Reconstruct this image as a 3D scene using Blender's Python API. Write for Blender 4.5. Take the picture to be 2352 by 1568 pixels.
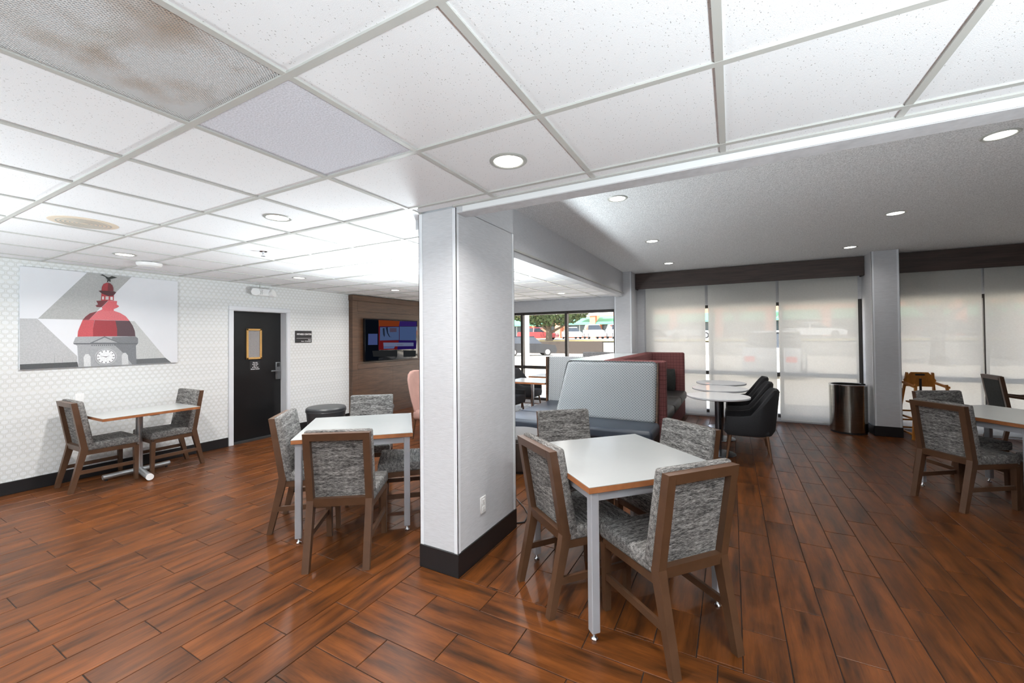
import bpy, bmesh, math, random
from mathutils import Vector, Matrix
random.seed(7)
for o in list(bpy.data.objects): bpy.data.objects.remove(o)
scn = bpy.context.scene
COL = scn.collection
R = math.radians

# ------------------------------------------------------------------ camera
CAMH = 1.53; FPX = 935.6; YAW, PITCH, ROLL = 0.4944, 0.0139, -0.0088
def cam_axes():
    c, s = math.cos(YAW), math.sin(YAW)
    r0, f0, u0 = Vector((c, s, 0)), Vector((-s, c, 0)), Vector((0, 0, 1))
    fw = math.cos(PITCH)*f0 + math.sin(PITCH)*u0
    up = -math.sin(PITCH)*f0 + math.cos(PITCH)*u0
    rt = math.cos(ROLL)*r0 + math.sin(ROLL)*up
    u2 = -math.sin(ROLL)*r0 + math.cos(ROLL)*up
    return rt, u2, fw
RT, UPV, FW = cam_axes()
cam = bpy.data.cameras.new('camera'); camo = bpy.data.objects.new('camera', cam); COL.objects.link(camo)
cam.sensor_width = 36; cam.sensor_fit = 'HORIZONTAL'; cam.lens = FPX/2352*36
cam.shift_y = -22.09/2352; cam.clip_start = 0.05; cam.clip_end = 400
m = Matrix((RT, UPV, -FW)).transposed().to_4x4(); m.translation = (0, 0, CAMH); camo.matrix_world = m
scn.camera = camo

# ------------------------------------------------------------------ world, sun, large lights, exposure
vs = scn.view_settings
vs.view_transform = 'Standard'; vs.look = 'None'; vs.gamma = 1.0; vs.use_curve_mapping = False; vs.exposure = 0.16
w = bpy.data.worlds.new('world'); scn.world = w; w.use_nodes = True
nt = w.node_tree; bg = nt.nodes['Background']
sky = nt.nodes.new('ShaderNodeTexSky'); sky.sky_type = 'NISHITA'; sky.sun_disc = False
sky.sun_elevation = R(55); sky.sun_rotation = R(150); sky.air_density = 1.0; sky.dust_density = 2.0
shs = nt.nodes.new('ShaderNodeHueSaturation'); shs.inputs['Saturation'].default_value = .45
nt.links.new(sky.outputs[0], shs.inputs['Color']); nt.links.new(shs.outputs[0], bg.inputs[0]); bg.inputs[1].default_value = 0.8
def lamp(name, kind, loc, power, size=0.2, rot=(0, 0, 0), color=(1, 1, 1), shape='DISK', spread=None):
    L = bpy.data.lights.new(name, kind); L.energy = power; L.color = color
    if kind == 'AREA':
        L.shape = shape; L.size = size
        if spread: L.spread = spread
    o = bpy.data.objects.new(name, L); COL.objects.link(o); o.location = loc; o.rotation_euler = rot
    return o
sun = lamp('sun', 'SUN', (0, 20, 30), 16, rot=(R(36), R(-24), 0)); sun.data.angle = R(0.6); sun.data.color = (1, .96, .9)
# the photographer's bounced strobes: one behind the camera, one behind the pillar, both aimed at the ceiling
lamp('bounce_strobe', 'AREA', (1.6, -.6, 1.05), 310, 0.8, (R(180), 0, 0), (.87, .97, 1))
lamp('bounce_strobe.001', 'AREA', (-2.95, 3.65, 1.40), 140, 0.4, (R(180), 0, 0), (.87, .97, 1))
lamp('bounce_strobe.002', 'AREA', (-4.3, -1.2, 1.15), 175, 0.8, (R(180), 0, 0), (.87, .97, 1))
DOWNLIGHT_W = 20.0

# ------------------------------------------------------------------ materials
def s2l(c): return tuple(((v/255)/12.92 if v/255 <= .04045 else (((v/255)+.055)/1.055)**2.4) for v in c)
MATS = {}
class NT:
    """thin helper round a node tree"""
    def __init__(s, name):
        s.m = bpy.data.materials.new(name); s.m.use_nodes = True; s.t = s.m.node_tree
        s.b = s.t.nodes['Principled BSDF']; s.out = s.t.nodes['Material Output']; MATS[name] = s.m
    def n(s, typ, **kw):
        n = s.t.nodes.new(typ)
        for k, v in kw.items(): setattr(n, k, v)
        return n
    def l(s, a, b): s.t.links.new(a, b)
    def val(s, sock, v):
        if hasattr(v, 'links') or hasattr(v, 'is_linked'): s.l(v, sock)
        else: sock.default_value = v
    def math(s, op, a, b=0.0, c=None):
        n = s.n('ShaderNodeMath', operation=op); s.val(n.inputs[0], a); s.val(n.inputs[1], b)
        if c is not None: s.val(n.inputs[2], c)
        return n.outputs[0]
    def coord(s, kind='Object'):
        if kind == 'Position': return s.n('ShaderNodeNewGeometry').outputs['Position']
        return s.n('ShaderNodeTexCoord').outputs[kind]
    def mapping(s, v, scale=(1, 1, 1), loc=(0, 0, 0)):
        n = s.n('ShaderNodeMapping'); s.l(v, n.inputs[0]); n.inputs['Scale'].default_value = scale
        s.val(n.inputs['Location'], loc); return n.outputs[0]
    def noise(s, v, scale, detail=2, rough=.5):
        n = s.n('ShaderNodeTexNoise'); s.l(v, n.inputs['Vector']); n.inputs['Scale'].default_value = scale
        n.inputs['Detail'].default_value = detail; n.inputs['Roughness'].default_value = rough; return n.outputs['Fac']
    def ramp(s, f, stops):
        n = s.n('ShaderNodeValToRGB'); s.l(f, n.inputs[0]); e = n.color_ramp.elements
        while len(e) < len(stops): e.new(.5)
        for i, (p, c) in enumerate(stops): e[i].position = p; e[i].color = (*c, 1) if len(c) == 3 else c
        return n.outputs[0]
    def mix(s, f, a, b, mode='MIX'):
        n = s.n('ShaderNodeMix', data_type='RGBA', blend_type=mode)
        s.val(n.inputs['Factor'], f)
        for k, v in (('A', a), ('B', b)):
            sock = [i for i in n.inputs if i.name == k and i.type == 'RGBA'][0]
            if isinstance(v, tuple): sock.default_value = (*v, 1)
            else: s.l(v, sock)
        return [o for o in n.outputs if o.type == 'RGBA'][0]
    def bump(s, h, strength=.3, dist=.005):
        n = s.n('ShaderNodeBump'); n.inputs['Strength'].default_value = strength; n.inputs['Distance'].default_value = dist
        s.l(h, n.inputs['Height']); s.l(n.outputs[0], s.b.inputs['Normal'])
    def base(s, v):
        if isinstance(v, tuple): s.b.inputs['Base Color'].default_value = (*v, 1)
        else: s.l(v, s.b.inputs['Base Color'])
    def set(s, rough=.5, metal=0, spec=None, coat=0):
        s.b.inputs['Roughness'].default_value = rough; s.b.inputs['Metallic'].default_value = metal
        if spec is not None: s.b.inputs['Specular IOR Level'].default_value = spec
        if coat: s.b.inputs['Coat Weight'].default_value = coat; s.b.inputs['Coat Roughness'].default_value = .1
        return s.m
def plain(name, rgb, rough=.5, metal=0, spec=None, var=.06, scale=8, bump=0, bscale=200, lin=False, coat=0):
    a = NT(name); c = rgb if lin else s2l(rgb); v = a.coord()
    f = a.noise(v, scale, 3)
    a.base(a.ramp(f, [(.3, tuple(x*(1-var) for x in c)), (.7, tuple(min(1, x*(1+var)) for x in c))]))
    if bump: a.bump(a.noise(v, bscale, 2), bump, .002)
    return a.set(rough, metal, spec, coat)
def emit(name, rgb, strength):
    a = NT(name); e = a.n('ShaderNodeEmission'); e.inputs[0].default_value = (*s2l(rgb), 1); e.inputs[1].default_value = strength
    a.l(e.outputs[0], a.out.inputs[0]); return a.m

def mk_planks(name, along):
    a = NT(name); geo = a.n('ShaderNodeNewGeometry'); pos = geo.outputs['Position']
    oi = a.n('ShaderNodeObjectInfo').outputs['Random']; isl = geo.outputs['Random Per Island']
    rnd = a.math('FRACT', a.math('ADD', a.math('MULTIPLY', oi, 7.31), a.math('MULTIPLY', isl, 3.77)))
    off = a.n('ShaderNodeCombineXYZ'); a.l(a.math('MULTIPLY', rnd, 37.0), off.inputs[0]); a.l(a.math('MULTIPLY', rnd, 91.0), off.inputs[1])
    sc = (1.2, 9, 1) if along == 'X' else (9, 1.2, 1)
    v1 = a.mapping(pos, sc, off.outputs[0]); patch = a.noise(v1, 1.6, 4, .62)
    sc2 = (3, 60, 1) if along == 'X' else (60, 3, 1)
    grain = a.noise(a.mapping(pos, sc2, off.outputs[0]), 1.5, 5, .7)
    v3 = a.mapping(pos, (2.2, 4, 1) if along == 'X' else (4, 2.2, 1), off.outputs[0]); blot = a.noise(v3, 1.3, 3, .55)
    c = a.ramp(patch, [(.28, s2l((40, 25, 14))), (.42, s2l((74, 41, 18))), (.58, s2l((98, 54, 22))), (.84, s2l((120, 68, 30)))])
    g = a.ramp(grain, [(.32, (.42, .40, .38)), (.50, (1, 1, 1)), (.9, (1.0, .98, .96))])
    c = a.mix(.5, c, g, 'MULTIPLY')
    c = a.mix(1, c, a.ramp(blot, [(.3, (.70, .69, .69)), (.52, (1, 1, 1))]), 'MULTIPLY')
    hs = a.n('ShaderNodeHueSaturation'); hs.inputs['Saturation'].default_value = 1.0
    a.l(a.math('MULTIPLY_ADD', rnd, .24, .88), hs.inputs['Value']); a.l(c, hs.inputs['Color'])
    a.base(hs.outputs[0]); a.bump(a.math('ADD', grain, a.math('MULTIPLY', patch, .6)), .18, .0025)
    a.l(a.math('MULTIPLY_ADD', grain, .14, .28), a.b.inputs['Roughness'])
    a.b.inputs['Specular IOR Level'].default_value = .21
    return a.m
mk_planks('plank_along_y', 'Y'); mk_planks('plank_along_x', 'X')
plain('grout', (26, 19, 15), .85)

def mk_fabric(name, dark, light, lo=.36, hi=.66):
    a = NT(name); v = a.coord()
    f1 = a.noise(a.mapping(v, (520, 42, 520)), 1, 3, .6); f2 = a.noise(a.mapping(v, (700, 500, 700)), 1, 1)
    f3 = a.noise(a.mapping(v, (60, 8, 60)), 1, 2)
    f = a.math('ADD', a.math('MULTIPLY', f1, .55), a.math('ADD', a.math('MULTIPLY', f2, .25), a.math('MULTIPLY', f3, .2)))
    a.base(a.ramp(f, [(lo, s2l(dark)), (.5, s2l(tuple((d+l)/2 for d, l in zip(dark, light)))), (hi, s2l(light))]))
    a.bump(f, .5, .003); return a.set(.9, spec=.15)
mk_fabric('chair_weave', (24, 23, 23), (178, 175, 172), .40, .61)
plain('chair_wood', (80, 55, 38), .38, var=.12, scale=14)
plain('seam', (60, 58, 58), .8)
plain('edge_wood', (150, 94, 56), .4, var=.15, scale=20)
plain('laminate', (164, 166, 166), .22, var=.01, spec=.5)
plain('table_steel', (168, 170, 176), .35, metal=.25, var=.02)
plain('satin_steel', (205, 206, 208), .3, metal=.7, var=.02)
plain('chrome', (215, 215, 218), .12, metal=1, var=.02)
def mk_brushed():
    a = NT('brushed_steel'); v = a.coord(); f = a.noise(a.mapping(v, (4, 4, 300)), 1, 2)
    a.base(a.ramp(f, [(.3, s2l((150, 148, 142))), (.7, s2l((178, 176, 170)))])); a.bump(f, .04, .001); a.set(.17, 1)
mk_brushed()
plain('rubber_base', (27, 27, 29), .35, var=.1)
def mk_wallcover(name, rgb):
    a = NT(name); v = a.coord('Position')
    f = a.noise(a.mapping(v, (14, 14, 330)), 1, 3, .6); g = a.noise(a.mapping(v, (160, 160, 160)), 1, 2)
    c = s2l(rgb); a.base(a.ramp(f, [(.3, tuple(x*.88 for x in c)), (.7, tuple(min(1, x*1.07) for x in c))]))
    a.bump(a.math('ADD', f, a.math('MULTIPLY', g, .4)), .35, .002); return a.set(.75, spec=.2)
mk_wallcover('wallcover', (200, 201, 205))
plain('corner_guard', (222, 225, 230), .3, var=.01)
plain('paint_white', (228, 229, 231), .45, var=.01)
plain('paint_frame', (214, 216, 221), .4, var=.01)
plain('plastic_white', (236, 236, 236), .35, var=.01)
plain('plastic_dark', (40, 40, 42), .4)

def mk_hexpaper():
    a = NT('hex_wallpaper'); v = a.coord('Position'); sx = a.n('ShaderNodeSeparateXYZ'); a.l(v, sx.inputs[0])
    P, H = .0622, .0908
    u0 = a.math('DIVIDE', sx.outputs[1], P); t0 = a.math('DIVIDE', sx.outputs[2], H)
    def cell(du, dt):
        u = a.math('ABSOLUTE', a.math('SUBTRACT', a.math('FRACT', a.math('ADD', u0, du)), .5))
        t = a.math('ABSOLUTE', a.math('SUBTRACT', a.math('FRACT', a.math('ADD', t0, dt)), .5))
        # hexagon with two upright sides
        return a.math('MAXIMUM', u, a.math('ADD', a.math('MULTIPLY', t, 1.5), a.math('MULTIPLY', u, .5)))
    d = a.math('MINIMUM', cell(0, 0), cell(.5, .5))
    ring = a.math('COMPARE', d, .40, .045)
    # links join the two rows of alternate pairs
    strip = a.math('COMPARE', a.math('FRACT', a.math('ADD', a.math('DIVIDE', t0, 2.5), .05)), .5, .08)
    ring = a.math('MULTIPLY', ring, a.math('SUBTRACT', 1.0, a.math('MULTIPLY', strip, .8)))
    inner = a.math('LESS_THAN', d, .355)
    c = a.mix(inner, s2l((219, 220, 218)), s2l((223, 225, 226)))
    c = a.mix(a.math('MULTIPLY', ring, .75), c, s2l((194, 196, 196)))
    a.base(c); a.bump(a.noise(v, 300, 2), .08, .001); return a.set(.6, spec=.25)
mk_hexpaper()

def mk_tile(name, base, fleck, thr, scale, bump):
    a = NT(name); v = a.coord('Position'); oi = a.n('ShaderNodeObjectInfo').outputs['Random']
    wv = a.n('ShaderNodeTexNoise'); a.l(v, wv.inputs['Vector']); wv.inputs['Scale'].default_value = 30
    vo = a.n('ShaderNodeTexVoronoi'); vo.inputs['Scale'].default_value = scale; a.l(a.mapping(v, (1, .55, 1)), vo.inputs['Vector'])
    vo.inputs['Randomness'].default_value = 1
    sz = a.noise(v, scale*.9, 1)
    f = a.math('LESS_THAN', a.math('ADD', vo.outputs['Distance'], a.math('MULTIPLY', sz, .35)), thr)
    fine = a.noise(v, 420, 2)
    c = s2l(base); k = a.math('MULTIPLY_ADD', oi, .05, .955)
    hs = a.n('ShaderNodeHueSaturation'); a.l(k, hs.inputs['Value']); hs.inputs['Color'].default_value = (*c, 1)
    a.base(a.mix(a.math('MULTIPLY', f, .8), hs.outputs[0], s2l(fleck)))
    a.bump(a.math('SUBTRACT', fine, a.math('MULTIPLY', f, 1.5)), bump, .003); return a.set(.85, spec=.1)
mk_tile('ceiling_tile', (236, 237, 240), (150, 148, 146), .30, 120, .35)
def mk_stucco(name, base, scale, strength, vary):
    a = NT(name); v = a.coord('Position'); f = a.noise(v, scale, 4, .6)
    c = s2l(base); a.base(a.ramp(f, [(.35, tuple(x*(1-vary) for x in c)), (.62, c)])); a.bump(f, strength, .006); return a.set(.85, spec=.12)
mk_stucco('stucco_tile', (226, 227, 236), 150, .8, .22)
mk_stucco('bay_ceiling', (244, 245, 247), 130, 1.0, .42)
plain('grid_paint', (186, 186, 182), .4, var=.02)
def mk_wood(name, dark, light, sc=(2, 2, 30), rough=.4):
    a = NT(name); v = a.coord('Position'); f = a.noise(a.mapping(v, sc), 1.4, 5, .65)
    a.base(a.ramp(f, [(.3, s2l(dark)), (.7, s2l(light))])); a.bump(f, .12, .002); return a.set(rough)
mk_wood('panel_wood', (62, 42, 30), (98, 70, 50), (2.2, 2.2, 26), .42)
mk_wood('valance_wood', (52, 40, 36), (80, 64, 58), (1.5, 6, 26), .45)
mk_wood('highchair_wood', (150, 92, 34), (196, 130, 56), (20, 20, 4), .4)
plain('door_black', (20, 20, 21), .28, var=.15, scale=5)
plain('gold', (196, 152, 88), .4, var=.08)
def mk_mesh_glass():
    a = NT('wired_glass'); v = a.coord('Position'); sx = a.n('ShaderNodeSeparateXYZ'); a.l(v, sx.inputs[0])
    p = a.math('ADD', sx.outputs[1], sx.outputs[2]); q = a.math('SUBTRACT', sx.outputs[1], sx.outputs[2])
    l1 = a.math('COMPARE', a.math('FRACT', a.math('MULTIPLY', p, 48)), .5, .2); l2 = a.math('COMPARE', a.math('FRACT', a.math('MULTIPLY', q, 48)), .5, .2)
    a.base(a.mix(a.math('MAXIMUM', l1, l2), s2l((70, 66, 62)), s2l((176, 174, 176)))); a.set(.15)
mk_mesh_glass()
plain('lock_steel', (130, 131, 133), .3, metal=.8)
plain('screen_black', (12, 14, 18), .12)
plain('leather_grey', (56, 58, 61), .38, var=.06, bump=.15, bscale=300)
plain('leather_navy', (46, 53, 64), .36, var=.05, bump=.12, bscale=260)
plain('leather_black', (24, 23, 22), .5, var=.05)
plain('felt_black', (34, 34, 37), .85, var=.12, scale=60, bump=.2)
plain('pink_fabric', (166, 128, 118), .8, var=.06)
plain('stool_leg_wood', (96, 66, 46), .4)
plain('cushion_dark', (44, 46, 44), .85, var=.25, scale=40)
def mk_circles():
    a = NT('ring_fabric'); v = a.coord(); P = .036
    sx = a.n('ShaderNodeSeparateXYZ'); a.l(v, sx.inputs[0])
    u0 = a.math('DIVIDE', sx.outputs[0], P); t0 = a.math('DIVIDE', sx.outputs[2], P*.9)
    def cell(d):
        u = a.math('SUBTRACT', a.math('FRACT', a.math('ADD', u0, d)), .5); t = a.math('MULTIPLY', a.math('SUBTRACT', a.math('FRACT', a.math('ADD', t0, d)), .5), .9)
        return a.math('SQRT', a.math('ADD', a.math('MULTIPLY', u, u), a.math('MULTIPLY', t, t)))
    r1 = a.math('COMPARE', cell(0), .30, .085); r2 = a.math('COMPARE', cell(.5), .30, .085)
    r = a.math('MAXIMUM', r1, r2); n = a.noise(v, 400, 2)
    c = a.mix(r, s2l((120, 124, 128)), s2l((186, 190, 193))); c = a.mix(.3, c, a.ramp(n, [(.3, (.6, .6, .6)), (.7, (1, 1, 1))]), 'MULTIPLY')
    a.base(c); a.bump(a.math('ADD', r, n), .25, .002); return a.set(.8, spec=.2)
mk_circles()
def mk_plaid():
    a = NT('red_plaid'); v = a.coord(); sx = a.n('ShaderNodeSeparateXYZ'); a.l(v, sx.inputs[0])
    def lines(s, f, w): return a.math('COMPARE', a.math('FRACT', a.math('MULTIPLY', s, f)), .5, w)
    xy = a.math('ADD', sx.outputs[0], sx.outputs[1])
    g = a.math('MAXIMUM', lines(xy, 52, .13), lines(sx.outputs[2], 52, .13)); d = a.math('MAXIMUM', lines(xy, 18, .045), lines(sx.outputs[2], 18, .045))
    c = a.mix(g, s2l((104, 58, 58)), s2l((144, 97, 96))); c = a.mix(a.math('MULTIPLY', d, .6), c, s2l((62, 30, 34)))
    a.base(c); a.bump(a.noise(v, 500, 2), .2, .002); return a.set(.85, spec=.15)
mk_plaid()
def mk_speckle(name, a0, b0, scale, rough=.9):
    a = NT(name); v = a.coord('Position'); vo = a.n('ShaderNodeTexVoronoi'); vo.inputs['Scale'].default_value = scale; a.l(v, vo.inputs['Vector'])
    a.base(a.ramp(a.math('ADD', vo.outputs['Distance'], a.math('MULTIPLY', a.noise(v, scale*2, 2), .4)), [(.35, s2l(a0)), (.6, s2l(b0))])); return a.set(rough)
mk_speckle('rug', (52, 52, 54), (168, 168, 164), 12)
mk_speckle('dark_ring_fabric', (44, 44, 46), (120, 120, 122), 60)
plain('ledge_stone', (196, 204, 206), .15, var=.02)
plain('quartz', (226, 228, 232), .12, var=.01)
plain('pole_steel', (120, 122, 128), .25, metal=.9, var=.02)
plain('bronze', (44, 38, 34), .45)
def mk_glass():
    a = NT('window_glass'); tr = a.n('ShaderNodeBsdfTransparent'); gl = a.n('ShaderNodeBsdfGlossy'); gl.inputs['Roughness'].default_value = .02
    mx = a.n('ShaderNodeMixShader'); mx.inputs[0].default_value = .02; a.l(tr.outputs[0], mx.inputs[1]); a.l(gl.outputs[0], mx.inputs[2]); a.l(mx.outputs[0], a.out.inputs[0])
mk_glass()
def mk_blind():
    a = NT('blind_fabric'); v = a.coord('Position')
    f = a.noise(a.mapping(v, (40, 40, 300)), 1, 2); c = a.ramp(f, [(.3, s2l((222, 221, 217))), (.7, s2l((234, 233, 229)))])
    tl = a.n('ShaderNodeBsdfTranslucent'); a.l(c, tl.inputs[0]); df = a.n('ShaderNodeBsdfDiffuse'); a.l(c, df.inputs[0])
    m1 = a.n('ShaderNodeMixShader'); m1.inputs[0].default_value = .40; a.l(df.outputs[0], m1.inputs[1]); a.l(tl.outputs[0], m1.inputs[2])
    tr = a.n('ShaderNodeBsdfTransparent'); tr.inputs[0].default_value = (1, 1, 1, 1)
    m2 = a.n('ShaderNodeMixShader'); m2.inputs[0].default_value = .20; a.l(m1.outputs[0], m2.inputs[1]); a.l(tr.outputs[0], m2.inputs[2]); a.l(m2.outputs[0], a.out.inputs[0])
mk_blind()
plain('blind_bar', (196, 198, 200), .5, var=.01)
def mk_perf():
    a = NT('perforated_metal'); v = a.coord('Position'); P = .0105; sx = a.n('ShaderNodeSeparateXYZ'); a.l(v, sx.inputs[0])
    u0 = a.math('DIVIDE', sx.outputs[0], P); t0 = a.math('DIVIDE', sx.outputs[1], P*1.2)
    def cell(d):
        u = a.math('SUBTRACT', a.math('FRACT', a.math('ADD', u0, d)), .5); t = a.math('MULTIPLY', a.math('SUBTRACT', a.math('FRACT', a.math('ADD', t0, d)), .5), 1.2)
        return a.math('SQRT', a.math('ADD', a.math('MULTIPLY', u, u), a.math('MULTIPLY', t, t)))
    hole = a.math('LESS_THAN', a.math('MINIMUM', cell(0), cell(.5)), .31)
    stain = a.noise(v, 5, 3); c = a.ramp(stain, [(.5, s2l((226, 227, 228))), (.78, s2l((186, 170, 154)))])
    a.base(c); a.set(.4, .2); tr = a.n('ShaderNodeBsdfTransparent'); mx = a.n('ShaderNodeMixShader'); a.l(hole, mx.inputs[0])
    a.l(a.b.outputs[0], mx.inputs[1]); a.l(tr.outputs[0], mx.inputs[2]); a.l(mx.outputs[0], a.out.inputs[0])
mk_perf()
plain('plenum_dark', (160, 158, 155), .8, var=.3, scale=4)
plain('speaker_beige', (214, 200, 182), .5, var=.04)
emit('lens_glow', (255, 250, 240), 6.0)
plain('trim_grey', (176, 178, 174), .35, metal=.3)
# outside
plain('asphalt', (150, 148, 144), .9, var=.1, scale=3)
plain('concrete', (222, 214, 198), .85, var=.06)
plain('retaining_brown', (42, 35, 30), .9, var=.08)
plain('grass_dry', (176, 158, 92), .95, var=.2, scale=6)
plain('bark', (84, 74, 62), .9, var=.2, scale=20)
plain('leaf', (54, 68, 32), .8, var=.35, scale=4)
def mk_brick():
    a = NT('brick_orange'); v = a.coord('Position'); b = a.n('ShaderNodeTexBrick'); mp = a.n('ShaderNodeMapping'); a.l(v, mp.inputs[0]); mp.inputs['Rotation'].default_value = (R(90), 0, 0)
    a.l(mp.outputs[0], b.inputs['Vector']); b.inputs['Scale'].default_value = 4
    b.inputs['Color1'].default_value = (*s2l((196, 112, 74)), 1); b.inputs['Color2'].default_value = (*s2l((178, 96, 62)), 1); b.inputs['Mortar'].default_value = (*s2l((190, 160, 140)), 1)
    a.base(b.outputs[0]); a.set(.9)
mk_brick()
plain('awning_green', (70, 140, 108), .7)
plain('sign_white', (236, 236, 232), .5, var=.01)
plain('sign_red', (180, 40, 40), .5)
plain('shop_glass', (70, 84, 90), .1)
for nm, c in (('car_white', (226, 228, 230)), ('car_red', (168, 32, 38)), ('car_navy', (13, 16, 22)), ('car_silver', (170, 174, 178)), ('car_dark', (52, 54, 58))): plain(nm, c, .35, var=.01, coat=0 if nm in ('car_navy', 'car_dark') else .4)
plain('car_glass', (34, 40, 46), .08); plain('tyre', (24, 24, 25), .8); plain('rim', (120, 122, 125), .45, metal=.4); plain('car_lamp', (210, 60, 50), .3)
M = MATS

# ------------------------------------------------------------------ mesh helpers
class MB:
    def __init__(s): s.bm = bmesh.new()
    def box(s, x0, x1, y0, y1, z0, z1, bev=0, seg=2):
        b = bmesh.ops.create_cube(s.bm, size=1)['verts']
        for v in b: v.co = Vector(((x0+x1)/2+v.co.x*(x1-x0), (y0+y1)/2+v.co.y*(y1-y0), (z0+z1)/2+v.co.z*(z1-z0)))
        if bev: s._bevel(b, bev, seg)
        return s
    def _bevel(s, verts, bev, seg):
        es = list({e for v in verts for e in v.link_edges}); bmesh.ops.bevel(s.bm, geom=es, offset=bev, segments=seg, affect='EDGES', profile=.5)
    def hexa(s, pts, bev=0, seg=2):
        """8 points: bottom ring then top ring"""
        v = [s.bm.verts.new(p) for p in pts]
        for f in ((3, 2, 1, 0), (4, 5, 6, 7), (0, 1, 5, 4), (1, 2, 6, 5), (2, 3, 7, 6), (3, 0, 4, 7)): s.bm.faces.new([v[i] for i in f])
        if bev: s._bevel(v, bev, seg)
        return s
    def loft(s, rings, close=True):
        rr = [[s.bm.verts.new(p) for p in r] for r in rings]; n = len(rr[0])
        for a, b in zip(rr, rr[1:]):
            for i in range(n): s.bm.faces.new((a[i], a[(i+1) % n], b[(i+1) % n], b[i]))
        if close: s.bm.faces.new(rr[0][::-1]); s.bm.faces.new(rr[-1])
        return s
    def cyl(s, c0, c1, r0, r1=None, n=20):
        r1 = r0 if r1 is None else r1; c0, c1 = Vector(c0), Vector(c1); d = (c1-c0).normalized()
        a = d.orthogonal().normalized(); b = d.cross(a)
        ring = lambda c, r: [c+r*(math.cos(2*math.pi*i/n)*a+math.sin(2*math.pi*i/n)*b) for i in range(n)]
        return s.loft([ring(c0, r0), ring(c1, r1)])
    def lathe(s, prof, c=(0, 0, 0), n=32):
        return s.loft([[(c[0]+r*math.cos(2*math.pi*i/n), c[1]+r*math.sin(2*math.pi*i/n), c[2]+z) for i in range(n)] for r, z in prof])
    def ring(s, prof, c=(0, 0, 0), n=32):
        """closed profile swept round the z axis, open in the middle"""
        return s.loft([[(c[0]+r*math.cos(2*math.pi*i/n), c[1]+r*math.sin(2*math.pi*i/n), c[2]+z) for i in range(n)] for r, z in list(prof)+[prof[0]]], False)
    def poly(s, pts):
        s.bm.faces.new([s.bm.verts.new(p) for p in pts]); return s
    def prism(s, poly, y0, y1, plane='xz'):
        f = (lambda p, t: (p[0], t, p[1])) if plane == 'xz' else ((lambda p, t: (t, p[0], p[1])) if plane == 'yz' else (lambda p, t: (p[0], p[1], t)))
        return s.loft([[f(p, y0) for p in poly], [f(p, y1) for p in poly]])
    def mesh(s, name, smooth=False):
        bmesh.ops.recalc_face_normals(s.bm, faces=s.bm.faces[:])
        me = bpy.data.meshes.new(name); s.bm.to_mesh(me); s.bm.free()
        if smooth:
            me.polygons.foreach_set('use_smooth', [True]*len(me.polygons))
            me.set_sharp_from_angle(angle=R(38))
        return me
    def build(s, name, mat, parent=None, smooth=False):
        me = s.mesh(name, smooth); me.materials.append(M[mat]); return link(name, me, parent)
def link(name, me, parent=None, loc=None):
    o = bpy.data.objects.new(name, me); COL.objects.link(o)
    if parent: o.parent = parent
    if loc: o.location = loc
    return o
def tag(o, label, cat, group=None):
    o['label'] = label; o['category'] = cat
    if group: o['group'] = group
    return o
def thing(name, label, cat, loc=(0, 0, 0), rz=0, group=None):
    o = link(name, None); o.location = loc; o.rotation_euler = (0, 0, rz); return tag(o, label, cat, group)
def struct(o): o['kind'] = 'structure'; return o
def dup(root, loc, rz, label, group=None):
    r = root.copy(); COL.objects.link(r); r.location = loc; r.rotation_euler = (0, 0, rz); r['label'] = label
    if group: r['group'] = group
    for ch in list(root.children):
        c = ch.copy(); COL.objects.link(c); c.parent = r
        for g in ch.children:
            d = g.copy(); COL.objects.link(d); d.parent = c
    return r
def text(name, body, size, mat, parent, loc, rot, align='LEFT', bold=0):
    cu = bpy.data.curves.new(name, 'FONT'); cu.body = body; cu.size = size; cu.align_x = align; cu.extrude = .0004; cu.offset = bold; cu.resolution_u = 3
    t = bpy.data.objects.new(name, cu); COL.objects.link(t); bpy.context.view_layer.update()
    me = bpy.data.meshes.new_from_object(t.evaluated_get(bpy.context.evaluated_depsgraph_get())); bpy.data.objects.remove(t)
    me.materials.clear(); me.materials.append(M[mat]); o = link(name, me, parent, loc); o.rotation_euler = rot; return o
def project(p):
    d = Vector(p)-Vector((0, 0, CAMH)); f = d.dot(FW)
    if f < .2: return None
    return 1176+FPX*d.dot(RT)/f, 761.9-FPX*d.dot(UPV)/f, f

# ------------------------------------------------------------------ structure
XL, XR, YB, YF = -6.40, 5.5, 8.60, -4.0           # room: left wall, right wall, window wall, wall behind
ZC, ZB = 2.372, 2.79                              # grid ceiling, raised bay ceiling
floor = struct(MB().box(XL-.25, XR+.1, YF-.1, YB+.3, -.12, -.004).build('floor', 'grout'))
planks = []
GAP = .0022
def zone(mat, along, a0, a1, row0, pitch, n0, n1, lo, hi, joint, length):
    """rows stacked across; 'along' is the long direction; clip to [lo,hi] along and [a0,a1] across"""
    for k in range(n0, n1):
        c0, c1 = max(a0, row0+k*pitch), min(a1, row0+(k+1)*pitch)
        if c1-c0 < .008: continue
        j = joint + (length/2 if k % 2 else 0); i = math.floor((lo-j)/length)
        while j+i*length < hi:
            s, e = max(lo, j+i*length), min(hi, j+(i+1)*length); i += 1
            if e-s < .008: continue
            planks.append((mat, (s, e, c0, c1) if along == 'X' else (c0, c1, s, e)))
zone('plank_along_y', 'Y', XL, -1.855, -1.855-.1985, .1985, -23, 1, -1.2, YB, 1.020, .594)
zone('plank_along_x', 'X', -1.2, 2.136, 2.136-.2, .2, -17, 1, -1.855, 3.4, -1.266, .594)
zone('plank_along_y', 'Y', -1.855, XR-.6, .025, .1955, -10, 26, 2.136, YB, 3.06, .604)
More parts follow.
